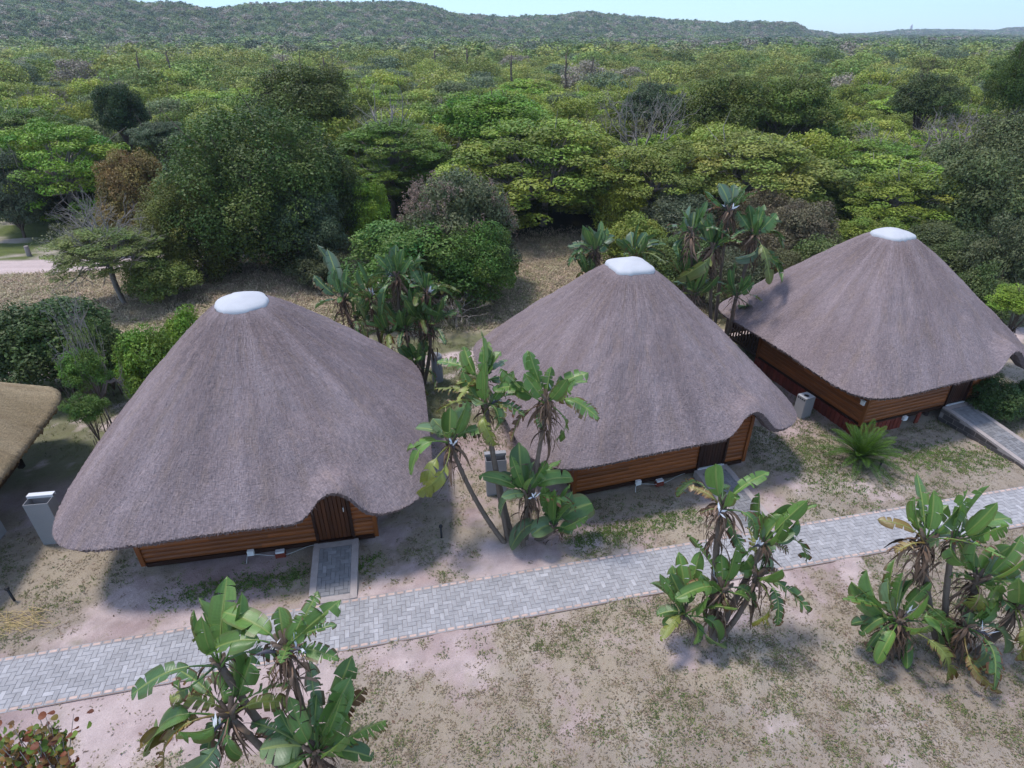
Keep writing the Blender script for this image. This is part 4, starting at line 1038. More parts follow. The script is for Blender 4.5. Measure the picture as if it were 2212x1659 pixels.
def skirt_of(root, P, n, seed, size=1., droop=1.):
    """dead brown leaves and old sheaths hanging under a leaf crown"""
    rr = np.random.default_rng(seed); mb = MB()
    for k in range(int(n * 3.0)):
        a = rr.uniform(0, 6.28); L = rr.uniform(.2, .8) * size; t = np.linspace(0, 1, 7); z00 = (rr.uniform(-.25, .12) if rr.random() < .6 else rr.uniform(-.95, -.1)) * size
        out = rr.uniform(.06, .36) * size; x = np.sin(t * 2.2) * out; z = z00 - t ** rr.uniform(1.1, 2.2) * L * droop + np.sin(t * 3) * rr.uniform(.0, .14)
        c, s = math.cos(a), math.sin(a); tw = rr.normal(0, .25)
        pts = np.stack([c * x - s * tw * t, s * x + c * tw * t, z], 1) + P
        w_ = rr.choice([.008, .014, .03]) * size; sd = np.array([-s, c, 0]) + rr.normal(0, .4, 3)
        W = sd[None] * (w_ * np.sin(np.pi * (.15 + .8 * t)))[:, None]
        V_ = np.concatenate([pts - W, pts + W]); q = np.array([(k_, k_ + 1, k_ + 8, k_ + 7) for k_ in range(6)])
        mb.add(V_, q, rr.uniform(.45, 2.4), np.tile([[0, 0, 0]], (14, 1)), 0, True)
    o = mb.build('dead_leaves', DEADL, root)
    mb = MB()
    for k in range(8):                                            # sheath fan
        a = rr.uniform(0, 6.28); e = P + np.array([math.cos(a) * .16, math.sin(a) * .16, .28]) * size
        mb.tube([P - [0, 0, .25 * size], P + (e - P) * .3, e], [.055 * size, .05 * size, .025 * size], 6, rr.uniform(.6, 1.3))
    mb.build('leaf_sheath', BARK, root)
def flower(root, P, seed, size=1.):
    rr = np.random.default_rng(seed); mb = MB(); a = rr.uniform(0, 6.28); d = np.array([math.cos(a), math.sin(a), .25]); P = np.array(P) + d * .12
    t = np.linspace(0, 1, 6)[:, None]; pts = P + d * t * .30 + np.array([0, 0, .05]) * np.sin(t * 3.1)
    mb.tube(pts, np.array([.02, .032, .03, .022, .012, .003]), 6, 1., 1)
    for k in range(5):
        b = pts[rr.integers(1, 4)]; u = np.array([0, 0, 1.]) * .7 + rr.normal(0, .5, 3) + d * .3; u /= np.linalg.norm(u); sdv = np.cross(u, d); sdv /= np.linalg.norm(sdv) + 1e-6
        L = rr.uniform(.12, .20) * size; V_ = [b, b + u * L * .5 - sdv * .026, b + u * L, b + u * L * .5 + sdv * .026]
        mb.add(V_, np.array([(0, 1, 2, 3)]), 1., None, 0)
    mb.build('flower', [PETAL, SPATH], root)
def trunk_to(root, A, B, r=.075, seed=0, bend=None):
    rr = np.random.default_rng(seed); A = np.array(A, float); B = np.array(B, float); t = np.linspace(0, 1, 22)
    h_ = B - A; bd = np.array(bend if bend is not None else [rr.normal(0, .08), rr.normal(0, .08), 0])
    # leaves the ground along the lean and straightens upward
    mid = A + np.array([h_[0] * .62, h_[1] * .62, h_[2] * .42]) + bd
    pts = ((1 - t) ** 2)[:, None] * A + (2 * t * (1 - t))[:, None] * mid + (t ** 2)[:, None] * B
    rad = r * (1.25 - .35 * t) * (1 + .10 * (np.arange(22) % 2))
    mb = MB(); mb.tube(pts, rad, 9); mb.build('trunk', STEM, root)
def strelitzia(label, base, crowns, seed, group='giant strelitzia clumps planted among the huts'):
    """crowns: (pixel x, y, upright plane Y, trunk?, leaf list [(tip x, tip y, width px, torn, colour, dd)], random leaves, dead n, flowers)"""
    bx, by = base; root = empty('strelitzia', (0, 0, 0), 0, label, 'plant', group)
    k = seed * 1000
    rr = np.random.default_rng(seed)
    pb_ = g(bx, by); ctr = np.array([pb_[0], pb_[1], gz(pb_[0], pb_[1])]); root.location = tuple(ctr)
    for (cx, cy, Y, tr, leaves, nrand, dead, nfl) in crowns:
        P = atY(cx, cy, Y); D = depth(P)
        if tr is not None:
            foot = ctr + np.array([tr[0], tr[1], -.05 - 0]); trunk_to(root, foot - ctr, P - ctr - [0, 0, .05], .052 + .015 * rr.random(), k)
        for (tx, ty, wpx, torn, colr, *dd) in leaves:
            k += 1; T = atD(tx, ty, D + (dd[0] if dd else rr.normal(0, .18))); T[2] = max(T[2], .12)
            o = paddle_leaf(root, P - ctr + rr.normal(0, .03, 3), T - ctr, max(wpx * D / F_PX, .16) * 1.15, torn, np.array(colr) * rr.uniform(.85, 1.15), k)
        nrand += 4 if by > 1000 else 5
        for q in range(nrand):
            k += 1; a = q * 2.4 + rr.normal(0, .5); el = rr.choice([1.25, .95, .6, .1, -.5], p=[.28, .28, .2, .14, .1]) + rr.normal(0, .12)
            L = rr.uniform(.95, 1.45) * (.9 if el < 0 else 1); d = np.array([math.cos(a) * math.cos(el), math.sin(a) * math.cos(el), math.sin(el)])
            T = P + d * L; T[2] = max(T[2], .15)
            colr = PG if el > .3 else (PGD if rr.random() < .6 else PY)
            paddle_leaf(root, P - ctr, T - ctr, rr.uniform(.27, .38), rr.choice([.1, .35, .6]) if el > .8 else rr.uniform(.4, .95), np.array(colr) * rr.uniform(.85, 1.2), k)
        if dead: skirt_of(root, P - ctr, dead, k + 7, 1.0 if dead > 15 else .7)
        for q in range(nfl): flower(root, P - ctr + [0, -.05, .06], k + 20 + q, 1.5)
    return root
def c8(x, y): return 221 + .300 * x, 1217 + .300 * y
def LV(fn, L, ws):
    out = []
    for t in L:
        x, y = fn(t[0], t[1]); out.append((x, y, t[2] * ws, t[3], t[4], *t[5:]))
    return out
# clump at the lower left, nearest to the camera
A1 = LV(c8, [(870, 350, 170, .15, PG), (1270, 310, 140, .2, PG), (1450, 370, 140, .2, PG), (1610, 390, 130, .7, PG), (1700, 690, 130, .8, PG), (1690, 440, 100, .9, PGD), (745, 640, 160, .5, PG), (1230, 860, 110, .9, PBR)], .3)
A2 = LV(c8, [(900, 90, 170, .25, PG), (695, 245, 160, .45, PG), (1005, 205, 100, .2, PG), (205, 950, 150, .5, PGD), (560, 830, 120, .8, PGD)], .3)
A3 = LV(c8, [(950, 610, 200, .1, PG), (790, 780, 200, .25, PG), (1080, 650, 150, .4, PG), (340, 1350, 210, .15, PG), (265, 1340, 170, .5, PYB), (480, 960, 150, .9, PY), (440, 1500, 120, .95, PYB), (560, 1490, 180, .4, PGB), (740, 1470, 120, .5, PGD), (1000, 1390, 90, .3, PG)], .3)
A4 = LV(c8, [(1520, 1000, 160, .1, PG), (1740, 1050, 180, .2, PG), (1795, 810, 170, .2, PG), (1800, 655, 150, .5, PGD), (2040, 1130, 150, .85, PG), (1130, 1340, 210, .2, PGB), (1070, 1140, 140, .8, PGD), (1270, 1480, 220, .2, PG), (1900, 890, 110, .9, PBR), (1810, 1390, 160, .1, PG), (1950, 1400, 140, .2, PGD), (1230, 930, 110, .5, PGD), (1490, 690, 120, .8, PGB), (1545, 940, 150, .6, PGD)], .3)
strelitzia('nearest strelitzia clump with big green paddle leaves at the lower left', (690, 1722),
 [(617, 1403, 5.9, (.05, .1), A1, 0, 26, 2), (476, 1436, 5.95, (-.2, .15), A2, 0, 10, 0), (497, 1547, 5.6, (-.1, -.05), A3, 0, 16, 1), (682, 1628, 5.45, (.15, 0), A4, 0, 26, 1)], 11)
def c2(x, y): return 719 + .35 * x, 553 + .35 * y
B1 = LV(c2, [(850, 880, 130, .15, PG), (725, 930, 110, .1, PG), (615, 1000, 100, .1, PGB), (508, 1062, 90, .1, PGB), (458, 1205, 90, .2, PG), (590, 1480, 95, .6, PY), (520, 1462, 85, .6, PY), (920, 1080, 90, .8, PGD), (480, 1345, 80, .2, PG)], .35)
B2 = LV(c2, [(800, 708, 100, .1, PG), (912, 762, 70, .1, PG), (640, 960, 90, .8, PY), (632, 815, 80, .8, PY), (1000, 1160, 85, .6, PY), (1185, 985, 100, .85, PGD), (1170, 860, 90, .8, PGD), (880, 920, 100, .2, PGB, -.5), (1030, 1030, 80, .6, PGD), (1000, 850, 80, .3, PGB)], .35)
B4 = LV(c2, [(808, 556, 95, .1, PG), (950, 560, 90, .1, PG), (1037, 588, 95, .1, PG), (643, 648, 100, .85, PG), (1080, 640, 70, .3, PGB), (760, 790, 80, .8, PY), (1090, 790, 80, .7, PGD), (820, 860, 80, .8, PGD)], .35)
B3 = LV(c2, [(1198, 580, 95, .15, PGD), (1350, 680, 70, .3, PG), (1035, 690, 110, .5, PG), (982, 820, 95, .55, PG), (1580, 718, 100, .6, PG), (1570, 770, 90, .4, PG), (1640, 1000, 110, .85, PG), (1405, 735, 100, .4, PGB), (1100, 1140, 70, .95, PBR), (1380, 1130, 90, .6, PG), (1290, 1060, 90, .7, PGD)], .35)
B5 = LV(c2, [(1148, 1148, 120, .1, PGD), (1208, 1308, 70, .05, PG), (1480, 1370, 120, .2, PG), (900, 1355, 95, .1, PG), (1035, 1600, 95, .1, PGB), (1245, 1265, 90, .1, PGB), (1500, 1560, 100, .85, PG), (1010, 1345, 80, .2, PGD), (1040, 1490, 70, .2, PGB), (1310, 1300, 90, .3, PG)], .35)
B6 = LV(c2, [(1600, 1525, 170, .05, PGD), (1335, 1560, 90, .1, PGD), (1480, 1450, 80, .2, PGD), (1480, 1700, 100, .1, PGD), (1230, 1720, 150, .02, PGB, -.4), (1100, 1800, 110, .05, PGB)], .35)
strelitzia('tall strelitzia clump with bare leaning trunks between the first two huts', (1112, 1172),
 [(974, 959, 12.1, (-.25, .0), B1, 0, 22, 1), (1051, 880, 12.3, (-.18, .12), B2, 0, 10, 1), (1040, 830, 12.9, (-.1, .35), B4, 1, 8, 0), (1182, 868, 12.2, (.30, .15), B3, 1, 34, 1), (1139, 1071, 11.8, (.22, -.1), B5, 0, 20, 1), (1196, 1140, 11.75, (.55, .15), B6, 2, 8, 0)], 12)
def c5(x, y): return 1438 + .35 * x, 968 + .35 * y
C1 = LV(c5, [(308, 95, 115, .15, PG), (140, 235, 65, .9, PYB), (395, 285, 60, .3, PGB), (462, 300, 65, .3, PG), (490, 640, 90, .8, PGD), (560, 560, 80, .8, PGD), (215, 400, 60, .9, PBR)], .35)
C2 = LV(c5, [(820, 340, 130, .15, PG), (735, 412, 135, .1, PG), (820, 432, 100, .2, PGD), (520, 405, 90, .1, PGB), (870, 690, 90, .9, PGD), (655, 640, 80, .4, PGB), (760, 640, 60, .9, PBR)], .35)
C3 = LV(c5, [(532, 1080, 95, .5, PY), (688, 1090, 80, .9, PGD), (885, 1005, 110, .95, PGD, -.4), (500, 690, 120, .1, PG), (455, 725, 90, .3, PG), (650, 660, 80, .2, PGB), (740, 790, 70, .9, PBR)], .35)
C4 = LV(c5, [(342, 648, 85, .2, PG), (215, 770, 110, .2, PG), (60, 930, 95, .3, PG), (130, 850, 75, .7, PYB), (440, 690, 110, .2, PG), (420, 1000, 60, .9, PBR), (550, 980, 80, .2, PGD)], .35)
C5 = LV(c5, [(80, 638, 95, .1, PG), (25, 765, 100, .1, PGD), (-95, 830, 90, .1, PGD), (185, 765, 70, .1, PG), (-55, 1030, 95, .1, PGD), (-15, 1090, 90, .1, PG), (170, 1200, 80, .2, PG), (325, 1195, 85, .1, PG), (240, 1070, 70, .1, PG), (370, 1190, 70, .1, PGD), (20, 800, 70, .8, PGD)], .35)
strelitzia('strelitzia clump with one tall thin trunk on the lower side of the path', (1530, 1372),
 [(1557, 1100, 9.3, (.12, .1), C1, 0, 26, 1), (1648, 1178, 9.1, (.2, .0), C2, 0, 12, 1), (1634, 1248, 8.9, (.25, -.05), C3, 0, 20, 0), (1562, 1275, 8.85, (.1, -.1), C4, 0, 24, 1), (1480, 1325, 8.8, (-.2, -.05), C5, 2, 8, 0)], 13)
D1 = LV(c5, [(1240, 748, 130, .15, PG), (1143, 820, 130, .2, PG), (1090, 925, 70, .8, PG), (1478, 808, 80, .2, PGB), (1520, 812, 115, .1, PGD), (1752, 1210, 140, .2, PG), (1695, 1500, 100, .8, PY), (1620, 1020, 80, .5, PGB), (1145, 1085, 80, .3, PGD), (1200, 1150, 80, .1, PGD), (1690, 1235, 95, .2, PGD), (1480, 1385, 70, .1, PG), (1300, 1325, 75, .1, PG), (1400, 1030, 70, .3, PG), (1370, 800, 90, .4, PGB)], .35)
strelitzia('low strelitzia with a brown dead leaf skirt, left one at the lower right', (1942, 1420),
 [(1938, 1346, 8.5, (.0, .1), D1, 3, 60, 2)], 14)
E1 = LV(c5, [(1305, 440, 70, .5, PYB), (1538, 298, 100, .15, PG), (1633, 265, 110, .1, PG), (1745, 350, 110, .1, PG), (1422, 640, 80, .9, PYB), (1500, 420, 80, .2, PG), (1690, 560, 70, .3, PGB)], .35)
E2 = LV(c5, [(1820, 325, 60, .1, PGB), (1988, 355, 105, .2, PG), (2132, 432, 115, .3, PG), (2085, 495, 80, .7, PGD), (1835, 720, 100, .2, PG), (1650, 530, 90, .3, PGB), (1930, 600, 80, .8, PGD)], .35)
E3 = LV(c5, [(1930, 548, 125, .1, PG), (2142, 600, 125, .15, PG), (2192, 765, 90, .1, PGB), (1725, 770, 90, .4, PG), (1865, 965, 110, .5, PY), (1820, 600, 100, .3, PG), (2230, 860, 80, .3, PG), (2060, 640, 80, .3, PGB)], .35)
E4 = LV(c5, [(2052, 818, 145, .1, PG), (1890, 905, 120, .2, PG), (2090, 1262, 90, .4, PGB), (2065, 1115, 80, .3, PGB), (1858, 1368, 95, .7, PGB), (1990, 1495, 75, .7, PY), (2060, 1530, 60, .9, PYB), (1880, 1010, 80, .2, PGB)], .35)
E5 = LV(c5, [(2260, 900, 110, .2, PG), (2200, 1300, 110, .8, PY), (2330, 980, 120, .2, PG), (2280, 1150, 100, .4, PGD), (2080, 930, 90, .8, PGD), (2350, 1250, 100, .7, PY)], .35)
strelitzia('tallest many stemmed strelitzia clump at the lower right edge', (2050, 1410),
 [(1998, 1170, 9.0, (-.1, .15), E1, 0, 30, 1), (2061, 1168, 8.9, (.1, .2), E2, 0, 12, 1), (2110, 1258, 8.7, (.2, .05), E3, 0, 20, 0), (2085, 1355, 8.4, (.1, -.1), E4, 0, 50, 1), (2195, 1311, 8.5, (.6, .0), E5, 1, 16, 0)], 15)
def c7(x, y): return 664 + .2 * x, 498 + .2 * y
F1 = LV(c7, [(100, 150, 150, .2, PGB), (215, 200, 130, .1, PGB), (65, 480, 120, .8, PGD), (410, 470, 120, .2, PG), (250, 410, 110, .1, PGD), (560, 760, 110, .3, PG), (80, 850, 110, .3, PG), (640, 1000, 110, .3, PGD), (60, 560, 80, .9, PY)], .2)
F2 = LV(c7, [(730, 255, 120, .6, PG), (960, 150, 140, .1, PGD), (1040, 190, 110, .1, PG), (1215, 230, 120, .3, PG), (1295, 325, 100, .6, PG), (650, 520, 120, .4, PGD), (830, 320, 110, .3, PGB), (640, 600, 100, .9, PY), (800, 900, 110, .5, PGD), (925, 910, 110, .4, PY), (930, 290, 100, .1, PG)], .2)
F3 = LV(c7, [(1110, 530, 110, .2, PGD), (1312, 455, 150, .1, PG), (1390, 590, 120, .2, PG), (1510, 640, 110, .3, PG), (1665, 915, 140, .6, PGD), (1520, 930, 110, .7, PG), (1200, 370, 110, .1, PGD), (1430, 900, 100, .5, PG)], .2)
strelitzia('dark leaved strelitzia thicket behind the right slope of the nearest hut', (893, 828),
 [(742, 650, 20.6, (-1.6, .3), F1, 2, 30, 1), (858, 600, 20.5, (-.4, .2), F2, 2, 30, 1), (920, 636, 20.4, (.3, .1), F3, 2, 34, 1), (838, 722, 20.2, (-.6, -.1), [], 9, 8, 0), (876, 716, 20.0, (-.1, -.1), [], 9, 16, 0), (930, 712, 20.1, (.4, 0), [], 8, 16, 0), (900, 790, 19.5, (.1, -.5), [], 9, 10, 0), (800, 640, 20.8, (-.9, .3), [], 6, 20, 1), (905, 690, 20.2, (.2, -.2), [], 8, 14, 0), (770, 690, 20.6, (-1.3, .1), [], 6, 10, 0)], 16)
def c75(x, y): return 1217 + .25 * x, 359.5 + .25 * y
H1 = LV(c75, [(170, 545, 90, .1, PGB), (250, 545, 90, .1, PGB), (330, 540, 90, .1, PG), (35, 690, 90, .6, PGD), (450, 600, 90, .3, PGB), (50, 860, 90, .8, PG), (110, 800, 80, .7, PGD), (380, 640, 90, .3, PGD)], .25)
H2 = LV(c75, [(580, 560, 90, .1, PGB), (720, 570, 90, .1, PG), (800, 590, 90, .2, PG), (480, 650, 80, .3, PG), (890, 670, 80, .4, PG), (880, 780, 80, .8, PGD), (830, 640, 80, .2, PGD), (520, 760, 70, .8, PGD)], .25)
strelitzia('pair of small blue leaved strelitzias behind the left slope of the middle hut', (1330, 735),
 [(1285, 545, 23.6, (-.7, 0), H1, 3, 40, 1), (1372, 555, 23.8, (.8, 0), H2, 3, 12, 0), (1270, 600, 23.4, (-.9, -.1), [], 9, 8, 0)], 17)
I1 = LV(c75, [(1345, 140, 100, .1, PGB), (1475, 150, 80, .1, PGB), (1565, 185, 100, .3, PG), (1620, 285, 80, .3, PG), (1190, 400, 90, .8, PBR), (1380, 200, 90, .2, PGD)], .25)
I2 = LV(c75, [(1100, 330, 90, .1, PGB), (1130, 390, 100, .1, PGB), (890, 525, 90, .8, PG), (950, 600, 80, .8, PBR), (1000, 760, 90, .5, PGD), (1250, 560, 80, .2, PG)], .25)
I3 = LV(c75, [(1160, 435, 110, .1, PGD), (1260, 440, 90, .1, PG), (1440, 445, 110, .1, PG), (1590, 560, 100, .85, PG), (990, 970, 110, .5, PY), (1050, 640, 100, .3, PGD), (1350, 500, 80, .2, PGD), (1480, 520, 80, .8, PG)], .25)
I4 = LV(c75, [(1600, 330, 110, .2, PG), (1690, 340, 110, .1, PG), (1840, 400, 110, .4, PG), (1890, 480, 80, .3, PGB), (1910, 700, 110, .3, PG), (1900, 840, 110, .8, PG), (1890, 990, 110, .6, PG), (1790, 1010, 90, .6, PY), (1500, 380, 90, .6, PG), (1480, 790, 110, .2, PGB)], .25)
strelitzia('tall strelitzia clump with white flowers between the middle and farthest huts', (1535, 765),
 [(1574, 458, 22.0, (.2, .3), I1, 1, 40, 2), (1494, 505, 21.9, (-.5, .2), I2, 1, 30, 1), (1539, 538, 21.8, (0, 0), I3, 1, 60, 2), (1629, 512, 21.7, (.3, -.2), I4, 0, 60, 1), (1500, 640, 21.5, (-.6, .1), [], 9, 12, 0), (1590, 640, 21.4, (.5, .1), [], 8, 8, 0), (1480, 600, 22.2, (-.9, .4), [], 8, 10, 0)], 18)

# ------------------------------------------------------------------ cycad beside the farthest hut
def cycad():
    B = g(1853, 1000); root = empty('cycad', (B[0], B[1], 0), 0, 'spiky fern like cycad on the sand in front of the farthest hut', 'plant')
    mb = MB(); mb.tube([(0, 0, -.05), (0, 0, .25)], [.2, .18], 12); mb.build('trunk', BARK, root)
    rr = np.random.default_rng(4)
    for k in range(46):
        a = k * 2.399; el = math.radians(82 - 70 * (k / 46) ** .9) + rr.normal(0, .05); L = rr.uniform(1.1, 1.4); t = np.linspace(0, 1, 9)
        x = np.cos(el) * t * L + .15 * t * t * L; z = .25 + np.sin(el) * t * L - .42 * t ** 2.2 * L * math.cos(el)
        pts = np.stack([np.cos(a) * x, np.sin(a) * x, z], 1); mb = MB(); mb.tube(pts, np.linspace(.012, .004, 9), 4, .8, cap=False)
        T = np.gradient(pts, axis=0); T /= np.linalg.norm(T, axis=1)[:, None]; sd = np.array([-math.sin(a), math.cos(a), 0]); tt = np.linspace(.08, 1, 34)
        P = np.stack([np.interp(tt, t, pts[:, q]) for q in range(3)], 1); Tn = np.stack([np.interp(tt, t, T[:, q]) for q in range(3)], 1); up = np.cross(sd, Tn)
        ln = .17 * np.sin(np.pi * np.clip(tt * .9 + .1, 0, 1)) ** .6
        for s_3 in (-1, 1):
            dr = sd * s_3 + Tn * .45 + np.abs(up) * .25; e = P + dr * ln[:, None]; m_ = P + dr * ln[:, None] * .5; wv = Tn * .013
            V_ = np.stack([P, m_ - wv, e, m_ + wv], 1).reshape(-1, 3); u = np.zeros((len(V_), 3)); u[:, 0] = .5
            mb.add(V_, np.arange(len(V_)).reshape(-1, 4), np.repeat(rr.uniform(.7, 1.3, len(P)), 4), u)
        mb.u[0][:, 0] = .5
        o = mb.build('frond', TREE, root); y_ = .5 + .5 * math.sin(el); o.color = (.026 + .04 * y_, .07 + .065 * y_, .014, 1)
cycad()

# round-leaved red and green shrub cut by the lower left corner
def sea_grape():
    C = atD(55, 1640, 8.9); root = empty('shrub', (C[0], C[1], 0), 0, 'shrub with round red and green leaves at the bottom left corner', 'shrub'); rr = np.random.default_rng(8)
    br = MB(); lv = MB(); r0 = .85; zc = C[2]
    for k in range(60):
        d = unit_dirs(1, -.1)[0] * [1, .9, .95]; e = d * r0 * rr.uniform(.6, 1.) + [0, 0, zc - .1]; m_ = e * [.5, .5, .6] + rr.normal(0, .06, 3)
        br.tube([(rr.normal(0, .05), rr.normal(0, .05), -.02), m_, e], [.022, .012, .004], 5)
        for q in range(9):
            f = rr.uniform(.0, .6); p = m_ * f + e * (1 - f) + rr.normal(0, .075, 3); nr = rr.normal(0, .5, 3) + [0, -.2, .8]; nr /= np.linalg.norm(nr)
            a1 = np.cross(nr, [1, 0, 0]); a1 /= np.linalg.norm(a1); b1 = np.cross(nr, a1); R_ = rr.uniform(.035, .062); th = np.linspace(0, 6.28, 11)[:-1]
            ring = p + R_ * (a1 * np.cos(th)[:, None] + b1 * np.sin(th)[:, None] * .92) + nr * (.012 * np.cos(2 * th))[:, None]
            h_ = rr.choice([.5, .38, .34, .30], p=[.34, .22, .24, .20]); V_ = np.concatenate([ring, [p - nr * .008]])
            lv.add(V_, np.array([(i_, (i_ + 1) % 10, 10) for i_ in range(10)]), rr.uniform(.6, 1.5), np.tile([[h_, 0, 0]], (11, 1)), 0, True)
    br.build('branches', BARKG, root); o = lv.build('leaves', TREE, root); o.color = (.105, .16, .022, 1)
sea_grape()

# ------------------------------------------------------------------ cabinets, lights, sockets and other small things
def cabinet(pxy, size, rz, label, variant, foot=0.):
    P = g(*pxy); w_, d_, h_ = size; root = empty('metal_cabinet', (P[0], P[1], foot), R(rz), label, 'cabinet', 'grey metal service cabinets beside the huts')
    b = MB(); t = .012
    b.box((0, -d_ / 2 + t / 2, h_ / 2), (w_, t, h_)); b.box((0, d_ / 2 - t / 2, h_ / 2), (w_, t, h_)); b.box((-w_ / 2 + t / 2, 0, h_ / 2), (t, d_ - 2 * t - .002, h_)); b.box((w_ / 2 - t / 2, 0, h_ / 2), (t, d_ - 2 * t - .002, h_))
    b.box((0, 0, h_ * .82), (w_ - 2 * t - .004, d_ - 2 * t - .004, .01)); b.build('casing', METAL, root)
    if variant == 0:
        m = MB(); m.box((0, d_ * .42, h_ + .07), (w_ + .04, .14, .012)); m.box((0, d_ * .42 - .064, h_ + .03), (w_ + .04, .012, .07)); m.box((0, d_ * .42 + .07, h_ + .03), (w_ + .04, .012, .09)); m.build('rain_cover', METALL if pxy[0] < 500 else METAL, root)
    else:
        m = MB(); n_ = 24; th = np.linspace(0, 6.283, n_, endpoint=False); rr_ = .09
        ring = np.stack([np.cos(th) * rr_, np.sin(th) * rr_, np.full(n_, h_ + .012)], 1); sq = []
        for a in th:
            k = 1 / max(abs(math.cos(a)) / (w_ / 2), abs(math.sin(a)) / (d_ / 2)); sq.append((math.cos(a) * k, math.sin(a) * k, h_ + .012))
        m.add(np.concatenate([ring, np.array(sq)]), np.array([(i_, i_ + n_, (i_ + 1) % n_ + n_, (i_ + 1) % n_) for i_ in range(n_)])); m.build('lid', METALL, root)
        m = MB(); m.tube([(0, 0, h_ - .08), (0, 0, h_ + .004)], rr_ * .99, 20); m.build('vent_hole', BLACK, root)
        m = MB()
        for k in range(4): m.box((-w_ / 2 - .003, -d_ * .34 + k * d_ * .22, h_ - .07), (.01, d_ * .13, .05))
        m.build('vent_slot', BLACK, root)
cabinet((128, 1165), (.60, .36, 1.42), 8, 'grey metal cabinet with open top left of the nearest hut', 0)
cabinet((1072, 1062), (.60, .34, 1.30), 8, 'grey metal cabinet behind the tall palm trunks', 0)
cabinet((1730, 898), (.44, .40, .85), 22, 'grey metal cabinet with a round hole in its lid', 1)
cabinet((-10, 1160), (.40, .36, .8), 5, 'grey metal cabinet cut off by the left edge', 0)

def path_light(pxy, label):
    P = g(*pxy); root = empty('path_light', (P[0], P[1], 0), 0, label, 'garden light', 'black garden bollard lights')
    m = MB(); m.tube([(0, 0, -.05), (0, 0, .40)], .028, 10); m.build('pole', BLACK, root)
    m = MB(); m.tube([(0, 0, .40), (0, 0, .43), (0, 0, .47)], [.05, .055, .04], 12); m.build('lamp_head', BLACK, root)
path_light((31, 1297), 'black garden light by the loose straw at the left edge')
path_light((954, 1162), 'black garden light on the sand right of the nearest hut')
path_light((1896, 1020), 'black garden light beside the cycad')

def wall_socket(hut, u, label, cable=True, brick_=True, lift=0.):
    F, ang, zb, sc = hut; a = R(ang)
    def W(x, y): return (F[0] + (x * math.cos(a) - y * math.sin(a)), F[1] + (x * math.sin(a) + y * math.cos(a)))
    x, y = W(u, -.10); root = empty('junction_box', (x, y, 0), a, label, 'junction box', 'white junction boxes under the hut walls')
    m = MB(); m.box((0, 0, .26 + lift), (.16, .09, .15)); m.build('housing', WHITE, root)
    m = MB(); m.box((0, -.048, .27 + lift), (.12, .012, .10)); m.build('cover', METALL, root)
    if cable:
        m = MB(); t = np.linspace(0, 1, 14); pts = np.stack([.08 + t * 1.55, -.02 - .06 * np.sin(t * 5), .20 + lift - .12 * np.sin(t * 3.1) ** 2 + .0 * t], 1); m.tube(pts, .006, 5, .8)
        pts = np.stack([-.08 - .05 * np.sin(t * 1.5), -.03 - .10 * t, .22 + lift - (.22 + lift) * t], 1); m.tube(pts, .006, 5, .8); m.build('cable', WHITE, root)
    if brick_:
        x, y = W(u + .72, -.12); r2 = tag(empty('brick', (x, y, 0), a + .05), 'red brick with a white box on top under the %s wall' % ('nearest hut' if F[0] < 0 else 'middle hut'), 'brick', 'loose red bricks under the hut walls')
        m = MB(); m.box((0, 0, .08), (.26, .13, .16), 0, 1, .004); m.build('body', BRICK, r2); m = MB(); m.box((0, 0, .19), (.22, .11, .055)); m.build('lid', METALL, r2)
wall_socket(HUTS[0], 2.62, 'white junction box with cable under the front wall of the nearest hut')
wall_socket(HUTS[1], 2.05, 'white junction box with cable under the front wall of the middle hut')
wall_socket(HUTS[2], 1.9, 'white junction box on the brick skirting of the farthest hut', False, False, .18)
def wall_bits():
    F, ang, zb, sc = HUTS[2]; a = R(ang); x, y = F[0] + (-.08) * math.cos(a) - .25 * -math.sin(a), F[1]
    P = (F[0] - .10 * math.cos(a) - .12 * math.sin(a), F[1] - .10 * math.sin(a) + .12 * math.cos(a), 1.35)
    m = MB(); m.box((0, 0, 0), (.07, .13, .15), 0); m.box((0, 0, .085), (.09, .15, .02)); o = m.build('wall_lamp', WHITE); o.location = P; o.rotation_euler = (0, 0, a); tag(o, 'small white lamp on the corner of the farthest hut', 'wall lamp')
wall_bits()
def water_tank():
    P = g(938, 822); root = empty('water_tank', (P[0] + .15, P[1], 0), 0, 'grey cylindrical tank behind the strelitzia thicket', 'tank')
    m = MB(); m.tube([(0, 0, 0), (0, 0, .03), (0, 0, 1.1), (0, 0, 1.16)], [.22, .22, .22, .2], 24); m.build('body', METAL, root)
    m = MB(); m.tube([(0, 0, 1.165), (0, 0, 1.21), (0, 0, 1.26)], [.17, .14, .05], 20); m.build('lid', METAL, root)
water_tank()
for (px, py, lb) in ((64, 553, 'short grey wooden post by the sandy road at the left edge'), (176, 549, 'short grey wooden post by the sandy road, the one nearer the thorn tree')):
    P = g(px, py); m = MB(); m.tube([(0, 0, -.05), (0, 0, .1), (.02, 0, .62), (.02, 0, .64)], [.15, .14, .13, .11], 10); o = m.build('bollard', BARKG); o.location = (P[0], P[1], 0); tag(o, lb, 'post', 'wooden posts along the sandy road')
# white kerb bricks by the dark bush on the right
for k, (px, py, w__) in enumerate(((2172, 868, .42), (2212, 893, .5))):
    P = g(px, py); m = MB(); m.box((0, 0, .06), (w__, .09, .12), 0, 1, .006); o = m.build('white_edging', WHITE); o.location = (P[0], P[1], 0); o.rotation_euler = (0, 0, R(-50)); tag(o, ['short', 'longer'][k] + ' white edging block on the ground beside the dark bush', 'edging block', 'white edging blocks')

